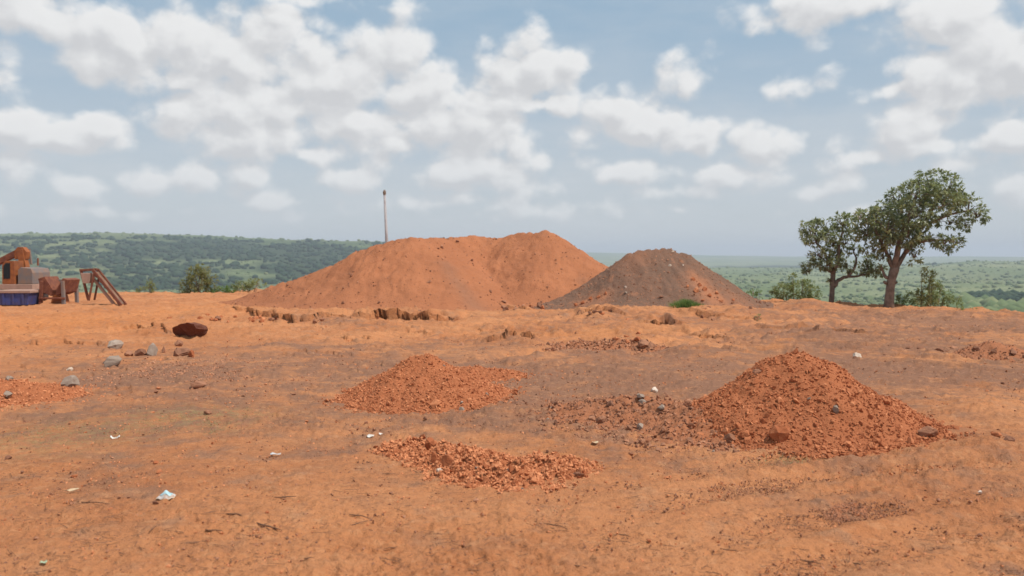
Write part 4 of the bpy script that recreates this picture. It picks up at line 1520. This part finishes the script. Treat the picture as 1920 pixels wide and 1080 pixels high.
bush('bush', 'tall olive yellow bush on the plateau edge left of the huge mound', 'bush', 45.5, [(370, 530, 26, 26, 0), (352, 540, 18, 18, .2), (392, 538, 16, 20, .2), (375, 512, 18, 14, 0), (345, 552, 12, 10, 0)], M_DRYLEAF, .17, 13, per=10)
bush('bush', 'bright green low bush between the olive bush and the mound slope', 'bush', 45.8, [(415, 548, 18, 12, 0), (400, 552, 14, 9, 0), (430, 548, 10, 10, 0)], M_GRASS, .15, 18, stems=6)
bush('bush', 'green shrub showing above the left slope of the huge mound', 'bush', 46.5, [(455, 538, 20, 11, 0), (480, 530, 18, 9, 0), (440, 545, 14, 9, 0)], M_BUSHLEAF, .15, 18, stems=6)
bush('bush', 'small dark green shrub alone on the left plateau edge', 'bush', 44.8, [(280, 543, 9, 14, 0), (267, 548, 9, 9, 0), (284, 532, 5, 8, 0)], M_BUSHLEAF, .13, 22, stems=5)
bush('bush', 'low green growth along the right plateau edge below the dark woods', 'bush', 30.5, [(1830, 586, 18, 6, .3), (1860, 589, 20, 6, .3), (1900, 592, 22, 6, .3), (1810, 584, 10, 6, .3)], M_BUSHLEAF, .10, 36, stems=5)
bush('seedling', 'tiny green seedling alone on the orange ground right of the dark mound', 'seedling', 25.5, [(1420, 598, 8, 7, 0), (1417, 605, 5, 4, 0), (1424, 593, 3, 4, 0)], M_BUSHLEAF, .06, 40, stems=5, base=(1420, 610), per=6)


def grass_tuft():
    Y = 28.3
    a = at(1290, 580, Y)
    root = thing('grass_tuft', (a.x, Y, a.z), 'patch of bright green grass at the foot of the dark mound', 'grass tuft')
    n = 1500
    P = np.stack([RNG.normal(size=n) * .27, RNG.normal(size=n) * .16, np.zeros(n)], 1)
    P[:, 0] = np.clip(P[:, 0], -.55, .55)
    lean = RNG.normal(size=(n, 3)) * .09 + P * .18
    h = (.24 + .20 * RNG.random(n)) * (1.0 - .45 * np.abs(P[:, 0] + .1) / .5)
    tip = P + lean
    tip[:, 2] = np.maximum(h, .08)
    w = np.stack([RNG.normal(size=n), RNG.normal(size=n), np.zeros(n)], 1)
    w = w / np.linalg.norm(w, axis=1)[:, None] * .012
    mid = (P + tip) / 2 + lean * -.25
    P[:, 2] = -.05
    V = np.stack([P - w, P + w, mid + w * .8, mid - w * .8, tip], 1).reshape(-1, 3)
    o5 = (np.arange(n) * 5)[:, None]
    o = link('blades', mesh_np('blades', V, [o5 + np.array([[0, 1, 2, 3]]), o5 + np.array([[3, 2, 4]])], M_GRASS, False, dict(var=np.repeat(RNG.random(n), 5))), root)
    o['kind'] = 'stuff'


grass_tuft()


def dry_grass():
    n = 5200
    V, F3 = [], None
    cs = []
    for (px, py, rx, ry, k) in ((320, 792, 130, 20, 2600), (400, 810, 24, 8, 500), (110, 815, 150, 24, 1500), (1480, 862, 70, 12, 600)):
        cx, cy, ax, ay, _ = ell(px, py, rx, ry)
        cs.append(np.stack([cx + ax * .55 * RNG.normal(size=k), cy + ay * .55 * RNG.normal(size=k)], 1))
    C = np.concatenate(cs)
    n = len(C)
    z = ground_z(C[:, 0], C[:, 1])
    P = np.stack([C[:, 0], C[:, 1], z - .003], 1)
    d = RNG.normal(size=(n, 3))
    d[:, 2] = np.abs(d[:, 2]) * .35 + .1
    d /= np.linalg.norm(d, axis=1)[:, None]
    L = (.015 + .035 * RNG.random(n))[:, None]
    sdir = np.cross(d, [0, 0, 1.])
    sdir /= np.linalg.norm(sdir, axis=1)[:, None]
    V = np.stack([P - sdir * .0022, P + sdir * .0022, P + d * L], 1).reshape(-1, 3)
    m = leaf_material('dry_grass_blade', (0.30, 0.24, 0.11), (0.22, 0.20, 0.08), (0.36, 0.28, 0.14), .2)
    o = link('dry_grass', mesh_np('dry_grass', V, np.arange(3 * n).reshape(-1, 3), m, False, dict(var=np.repeat(RNG.random(n), 3))))
    o['kind'] = 'stuff'
    o['label'] = 'sparse dry yellowed grass on the left ground'


dry_grass()

# ------------------------------------------------------------------ pole behind the mound
M_POLE = simple("weathered_pole", (0.40, 0.36, 0.36), 0.85, col2=(0.30, 0.26, 0.26), scale=3)
M_INS = simple("pole_head", (0.24, 0.17, 0.13), 0.7)
pt, pb = at(721, 362, 50), at(725, 452, 50)
pole = thing('utility_pole', (pb.x, 50, gz(pb.x, 50)), 'slim grey pole with a small head rising behind the huge mound', 'pole')
pinv = Matrix.Translation(-pole.location)
ax = (pt - pb).normalized()
for nm, mb, mt in (('shaft', MB().tube([pb - ax * ((pb.z - gz(pb.x, 50)) / ax.z + .3), pt], [.11, .07], 12), M_POLE),
                   ('head', MB().tube([pt + Vector((0, 0, -.12)), pt + Vector((0, 0, -.02)), pt + Vector((0, 0, .10)), pt + Vector((0, 0, .2))], [.075, .10, .095, .04], 10), M_INS)):
    o = link(nm, mb.mesh(nm, mt, nm == 'shaft'), pole)
    o.matrix_parent_inverse = pinv

# ------------------------------------------------------------------ machinery at the left edge
M_ORANGE = simple("worn_orange_paint", (0.36, 0.115, 0.035), 0.55, col2=(0.23, 0.075, 0.03), scale=4)
M_RUST = simple("rusty_steel", (0.15, 0.05, 0.032), 0.8, col2=(0.24, 0.085, 0.045), scale=6)
M_STEEL = simple("dusty_grey_steel", (0.19, 0.165, 0.16), 0.7, col2=(0.27, 0.17, 0.12), scale=3)
M_DGLASS = simple("dark_cab_glass", (0.02, 0.022, 0.026), 0.2, var=.1)
M_BLUE = simple("faded_blue_paint", (0.052, 0.068, 0.22), 0.55, col2=(0.075, 0.065, 0.14), scale=4)
M_DUST = simple("dusty_pink_steel", (0.42, 0.26, 0.20), 0.85, col2=(0.34, 0.22, 0.17), scale=3)
M_BELT = simple("dusty_belt", (0.26, 0.15, 0.095), 0.9, col2=(0.14, 0.09, 0.065), scale=5)
M_RUBBER = simple("black_rubber", (0.04, 0.032, 0.03), 0.85, col2=(0.08, 0.05, 0.04))


class Machine:
    def __init__(s, name, label, cat, px, py, Y):
        s.Y = Y
        b = at(px, py, Y)
        s.g = gz(b.x, Y)
        s.dz = s.g - b.z
        s.root = thing(name, (b.x, Y, s.g), label, cat)
        s.inv = Matrix.Translation(-s.root.location)

    def P(s, px, py, dy=0.0):
        p = at(px, py, s.Y)
        return Vector((p.x, s.Y + dy, p.z + s.dz))

    def add(s, name, mb, mat, parent=None, bevel=.012, smooth=False):
        o = link(name, mb.mesh(name, mat, smooth, bevel), parent or s.root)
        o.matrix_parent_inverse = s.inv if parent is None else Matrix.Identity(4)
        if parent is not None:
            o.matrix_parent_inverse = Matrix.Identity(4)
        return o

    def box(s, x0, x1, y0, y1, d0, d1):
        a, b = s.P(x0, y1), s.P(x1, y0)
        return MB().box(a.x, b.x, s.Y + d0, s.Y + d1, a.z, b.z)

    def prism(s, pts, d0, d1):
        q = [s.P(*p) for p in pts]
        return MB().prism([(v.x, v.z) for v in q], s.Y + d0, s.Y + d1)


m = Machine('excavator', 'rusty orange excavator with a dark cab and its arm reaching out at the left edge', 'excavator', 45, 570, 37)
for dd in (-.75, .45):
    tk = m.add('track', m.prism([(4, 566), (10, 571), (66, 571), (73, 565), (73, 558), (66, 553), (10, 553), (4, 558)], dd, dd + .34), M_RUBBER)
m.add('turntable', m.box(24, 54, 546.5, 555, -.38, .4), M_STEEL)
m.add('deck', m.box(14, 78, 536, 546, -.72, .78), M_DUST)
m.add('cab', m.prism([(22, 536), (22, 500), (27, 493), (44, 493), (46, 536)], -.70, .02), M_ORANGE)
m.add('window', m.prism([(25, 526), (25, 502), (29, 497), (37, 497), (37, 526)], -.715, -.69), M_DGLASS, bevel=0)
m.add('engine_cover', m.prism([(50, 535.5), (50, 510), (55, 505), (74, 507), (77, 515), (77, 535.5)], -.66, .72), M_STEEL)
m.add('exhaust', MB().tube([m.P(64, 502, .3), m.P(64, 488, .3)], [.04, .035], 8), M_RUST, bevel=0)
bm_ = MB()
bm_.bar(m.P(44, 534, .25), m.P(40, 505, .25), .36, .30)
bm_.bar(m.P(41, 508, .25), m.P(34, 472, .25), .32, .30)
m.add('boom', bm_, M_ORANGE)
m.add('elbow', m.prism([(24, 490), (24, 474), (30, 467), (40, 467), (47, 476), (45, 490)], .12, .42), M_ORANGE)
m.add('stick', MB().bar(m.P(36, 473, .27), m.P(-42, 512, .27), .24, .26), M_RUST)
m.add('ram', MB().bar(m.P(46, 500, .52), m.P(42, 470, .52), .09), M_STEEL)
m.add('bucket', m.prism([(-62, 508), (-38, 504), (-30, 516), (-40, 540), (-62, 545), (-72, 528)], -.1, .65), M_RUST)

m = Machine('skip', 'blue open topped steel skip with a dusty pale rim before the excavator', 'skip', 42, 573, 34.4)
m.add('body', m.prism([(14, 572), (10, 549), (70, 549), (66, 572)], -.55, .55), M_BLUE, bevel=.02)
m.add('rim', m.box(8, 72, 544.5, 549.5, -.60, .60), M_DUST)
for px in (22, 40, 58):
    m.add('rib', m.box(px - 1.5, px + 1.5, 550, 571, -.585, -.553), M_BLUE, bevel=0)

m = Machine('hopper', 'rust red steel hopper with a grey back plate on legs, right of the skip', 'hopper', 112, 568, 35)
for px in (90, 133):
    for dd in (-.55, .5):
        l = m.add('leg', MB().bar(m.P(px, 572, dd), m.P(px + (2 if px < 100 else -2), 524, dd), .13, .13), M_RUST if px < 100 else M_STEEL)
m.add('side_plate', m.prism([(84, 520), (96, 516), (112, 541), (108, 552), (92, 545)], -.52, .5), M_RUST)
m.add('side_plate', m.prism([(139, 522), (130, 519), (117, 541), (118, 551), (133, 545)], -.52, .5), M_RUST)
m.add('back_plate', m.box(98, 130, 522, 545, .36, .42), M_STEEL)
m.add('chute', m.prism([(106, 551), (120, 551), (124, 566), (102, 566)], -.3, .3), M_ORANGE)
m.add('crossbar', MB().bar(m.P(88, 556, -.6), m.P(136, 556, -.6), .09), M_RUST)

m = Machine('conveyor', 'thin rusty conveyor frame leaning down to the ground, rightmost of the machines', 'conveyor', 200, 581, 33.2)
for dd in (-.2, .2):
    m.add('rail', MB().bar(m.P(178, 514, dd), m.P(232, 581, dd), .07, .12), M_RUST)
m.add('rail', MB().bar(m.P(176, 532, 0), m.P(216, 582, 0), .09, .11), M_DUST)
m.add('belt', MB().bar(m.P(181, 519, 0), m.P(229, 579, 0),   .34, .02), M_BELT, bevel=0)
for i in range(6):
    f = .1 + i * .16
    q = m.P(179 + 52 * f, 518 + 63 * f, 0)
    m.add('roller', MB().tube([q + Vector((0, -.19, -.06)), q + Vector((0, .19, -.06))], [.045, .045], 8), M_STEEL, bevel=0)
for dd in (-.22, .22):
    m.add('leg', MB().bar(m.P(182, 520, dd), m.P(172, 572, dd), .07), M_RUST)
m.add('top_bar', MB().bar(m.P(150, 516, 0), m.P(182, 514, 0), .10), M_RUST)
m.add('strut', MB().bar(m.P(152, 516, 0), m.P(166, 572, 0), .09), M_RUST)
m.add('guard', m.prism([(156, 521), (176, 521), (172, 540), (160, 540)], -.2, .2), M_DUST)

# ------------------------------------------------------------------ litter and twigs in the foreground
M_WHITE = simple("white_plastic", (0.70, 0.68, 0.64), 0.5, col2=(0.50, 0.36, 0.26), scale=30)
M_CREAM = simple("cream_card", (0.62, 0.45, 0.28), 0.6, scale=30)
M_TEAL = simple("pale_blue_print", (0.30, 0.50, 0.55), 0.35, col2=(0.55, 0.66, 0.66), scale=40)
M_FOIL = simple("silver_wrapper", (0.58, 0.58, 0.58), 0.35, scale=30, col2=(0.44, 0.30, 0.22))
M_GREENP = simple("faded_green_plastic", (0.38, 0.46, 0.30), 0.5, scale=30)
M_TWIG = simple("dry_twig", (0.24, 0.115, 0.06), 0.9, col2=(0.13, 0.07, 0.045), scale=20)


def sheet(nx, ny, fn):
    """a thin crumpled sheet with thickness"""
    V, F = [], []
    for s in (0, 1):
        for i in range(nx):
            for j in range(ny):
                x, y, z = fn(i / (nx - 1), j / (ny - 1))
                V.append((x, y, z - s * .0025))
    k = nx * ny
    for i in range(nx - 1):
        for j in range(ny - 1):
            a = i * ny + j
            F.append((a, a + ny, a + ny + 1, a + 1))
            F.append((k + a, k + a + 1, k + a + ny + 1, k + a + ny))
    edge = [i * ny for i in range(nx)] + [(nx - 1) * ny + j for j in range(1, ny)] + [i * ny + ny - 1 for i in range(nx - 2, -1, -1)] + [j for j in range(ny - 2, 0, -1)]
    for a, b in zip(edge, edge[1:] + edge[:1]):
        F.append((a, k + a, k + b, b))
    return V, F


def litter(name, px, py, w, d, mat, label, cat, lift=.012, rz=0.0, cup=.3, seed=0):
    x, y = on0(px, py)
    mm = y / FPX
    W_, D_ = w * mm, d * mm * .5
    V, F = sheet(9, 7, lambda u, v: ((u - .5) * W_ * (1 - .35 * abs(v - .5)), (v - .5) * D_, .004 + lift * (cup * ((u - .5) ** 2 * 4) + (1 - cup) * (.5 + .5 * math.sin(u * 5 + seed + v * 3))) + .2 * lift * math.sin(v * 9 + u * 7 + seed)))
    me = bpy.data.meshes.new(name)
    me.from_pydata(V, [], F)
    me.materials.append(mat)
    me.polygons.foreach_set("use_smooth", np.ones(len(me.polygons), bool))
    o = link(name, me, loc=(x, y, gz(x, y) + .012), rot=(.12, 0, rz))
    return tag(o, label, cat)


def packet():
    x, y = on0(312, 945)
    root = thing('crushed_packet', (x, y, gz(x, y) + .008), 'crushed foil snack packet with pale blue print, largest scrap of litter', 'packet')
    root.rotation_euler = (0, 0, -.08)

    def half(top, W_, D_, H):
        return sheet(13, 9, lambda u, v: ((u - .5) * W_ * (1 - .25 * abs(v - .5)), (v - .5) * D_,
                     .004 + (H if top else 0) * (math.sin(math.pi * u) ** .7) * (math.sin(math.pi * v) ** .7) * (1 + .25 * math.sin(u * 11 + v * 5)) + .004 * math.sin(u * 13 + v * 9)))
    for nm, top, W_, D_, H, mt in (('back_panel', 0, .135, .115, 0, M_CREAM), ('front_panel', 1, .128, .108, .042, M_FOIL)):
        V, F = half(top, W_, D_, H)
        me = bpy.data.meshes.new(nm)
        me.from_pydata(V, [], F)
        me.materials.append(mt)
        me.polygons.foreach_set("use_smooth", np.ones(len(me.polygons), bool))
        link(nm, me, root)
    V, F = sheet(9, 5, lambda u, v: (.005 + (u - .5) * .085, (v - .62) * .055, .0085 + .042 * (math.sin(math.pi * (.5 + (.005 + (u - .5) * .085) / .128)) ** .7) * (math.sin(math.pi * (.5 + (v - .62) * .055 / .108)) ** .7) * (1 + .25 * math.sin((.5 + (.005 + (u - .5) * .085) / .128) * 11 + (.5 + (v - .62) * .055 / .108) * 5))))
    me = bpy.data.meshes.new('print')
    me.from_pydata(V, [], F)
    me.materials.append(M_TEAL)
    me.polygons.foreach_set("use_smooth", np.ones(len(me.polygons), bool))
    link('print', me, root)


packet()
litter('paper_scrap', 216, 827, 17, 24, M_WHITE, 'bright white scrap on the left ground below the dry grass', 'litter', .03, .3, .9, 1)
litter('card_strip', 135, 928, 25, 12, M_CREAM, 'cream coloured strip of card in the left foreground', 'litter', .014, .35, .3, 2)
litter('plastic_scrap', 695, 821, 14, 26, M_WHITE, 'white plastic scrap on the grey patch left of the nearest rubble', 'litter', .012, .1, .3, 3)
litter('plastic_scrap', 714, 817, 7, 16, M_WHITE, 'tiny white fleck right beside the white plastic scrap', 'litter', .012, .5, .3, 4)
litter('plastic_scrap', 517, 857, 22, 16, M_FOIL, 'silvery plastic strip on the ground left of the nearest rubble', 'litter', .01, -.2, .3, 5)
litter('plastic_scrap', 82, 1063, 12, 16, M_GREENP, 'faded green bit of plastic at the bottom left', 'litter', .008, .2, .3, 6)
litter('paper_scrap', 1116, 830, 12, 14, M_CREAM, 'pale scrap right of the back of the nearest rubble', 'litter', .01, 0, .3, 7)
litter('paper_scrap', 1174, 927, 13, 12, M_CREAM, 'pale cream chip right of the nearest rubble, low down', 'litter', .008, .1, .3, 8)


def twig(px0, py0, px1, py1, th, label, bend=.12):
    x0, y0 = on0(px0, py0)
    x1, y1 = on0(px1, py1)
    a, b = Vector((x0, y0, gz(x0, y0) + .012)), Vector((x1, y1, gz(x1, y1) + .012))
    mm = y0 / FPX
    r = th * mm / 2
    n = Vector((-(b - a).y, (b - a).x, 0)) * bend
    c = a.lerp(b, .5)
    pts = [a - c, a.lerp(b, .3) + n * .7 - c, a.lerp(b, .6) + n - c + Vector((0, 0, .006)), b - c]
    M = MB().tube(pts, [r * .6, r, r * .85, r * .4], 6)
    d = (pts[2] - pts[1]).normalized()
    M.tube([pts[1], pts[1] + Vector((d.x * .6 - d.y * .5, d.y * .6 + d.x * .5, .3)) * (b - a).length * .18], [r * .6, r * .3], 5)
    o = link('twig', M.mesh('twig', M_TWIG, True), loc=c)
    tag(o, label, 'twig', 'dry twigs in the foreground')


TW = [(481, 991, 526, 1004, 4.0, 'thick dark twig slanting down right in the bottom left foreground'), (515, 942, 556, 941, 3, 'short straight twig above the thick slanting twig'),
      (655, 972, 693, 978, 3, 'upper of two twigs that form a narrow V in the lower middle'), (655, 992, 690, 982, 2.6, 'lower of two twigs that form a narrow V in the lower middle'),
      (145, 948, 205, 953, 2.4, 'curved thin twig in the left foreground below the cream strip'), (385, 1005, 418, 1006, 3.4, 'dark twig low in the left foreground, right of centre of the twigs there'),
      (425, 975, 455, 979, 3.4, 'stubby twig right of the crushed packet'), (1025, 985, 1065, 994, 2.6, 'thin twig in the lower middle right of the V shaped pair'),
      (1217, 980, 1248, 988, 2.8, 'thin twig slanting down right in the lower middle right'), (1052, 1058, 1100, 1062, 3.6, 'dark twig at the bottom of the picture right of the middle'),
      (1350, 1026, 1395, 1031, 2.6, 'long thin twig near the bottom right of the middle'), (1160, 1003, 1182, 1008, 2.6, 'short pale twig low in the middle right'),
      (745, 1032, 720, 1036, 2.4, 'small twig near the bottom middle'), (1500, 1046, 1540, 1056, 3.2, 'bent twig near the bottom on the right'), (1600, 1056, 1614, 1060, 4.0, 'stubby dark twig at the bottom right'),
      (280, 1008, 300, 998, 2.4, 'little crooked twig at the bottom left'), (570, 1056, 590, 1055, 3.2, 'short dark twig at the bottom left of the middle')]
for t in TW:
    twig(*t, bend=random.uniform(-.12, .12))


def straw():
    n = 1500
    py = 870 + 215 * RNG.random(n)
    px = -60 + 2040 * RNG.random(n)
    v = py - 540
    t = EYE / (FPX * math.sin(PITCH) + v * math.cos(PITCH))
    x, y = (px - 960) * t, (FPX * math.cos(PITCH) - v * math.sin(PITCH)) * t
    keep = fbm(x * 1.2, y * 1.2 + 9, 3) > -.05
    x, y = x[keep], y[keep]
    n = len(x)
    z = ground_z(x, y) + .014
    a = RNG.normal(size=n) * .6
    L = .012 + .05 * RNG.random(n) ** 2.5
    d = np.stack([np.cos(a) * L, np.sin(a) * L, RNG.normal(size=n) * .003], 1)
    w = np.stack([-np.sin(a), np.cos(a), np.zeros(n)], 1) * (.0012 + .0014 * RNG.random(n))[:, None]
    u = np.zeros((n, 3))
    u[:, 2] = .003
    P = np.stack([x, y, z], 1)
    mid = w * (L[:, None] * 4)
    V = np.stack([P - d - w, P - d + w, P - d + u, P + d - w + mid, P + d + w + mid, P + d + u + mid], 1).reshape(-1, 3)
    o6 = (np.arange(n) * 6)[:, None]
    F4 = np.concatenate([o6 + np.array([[0, 3, 5, 2]]), o6 + np.array([[1, 2, 5, 4]])])
    o = link('straw_debris', mesh_np('straw_debris', V, F4, M_TWIG, False))
    o['kind'] = 'stuff'
    o['label'] = 'bits of dry stalk and bark strewn over the foreground'


straw()
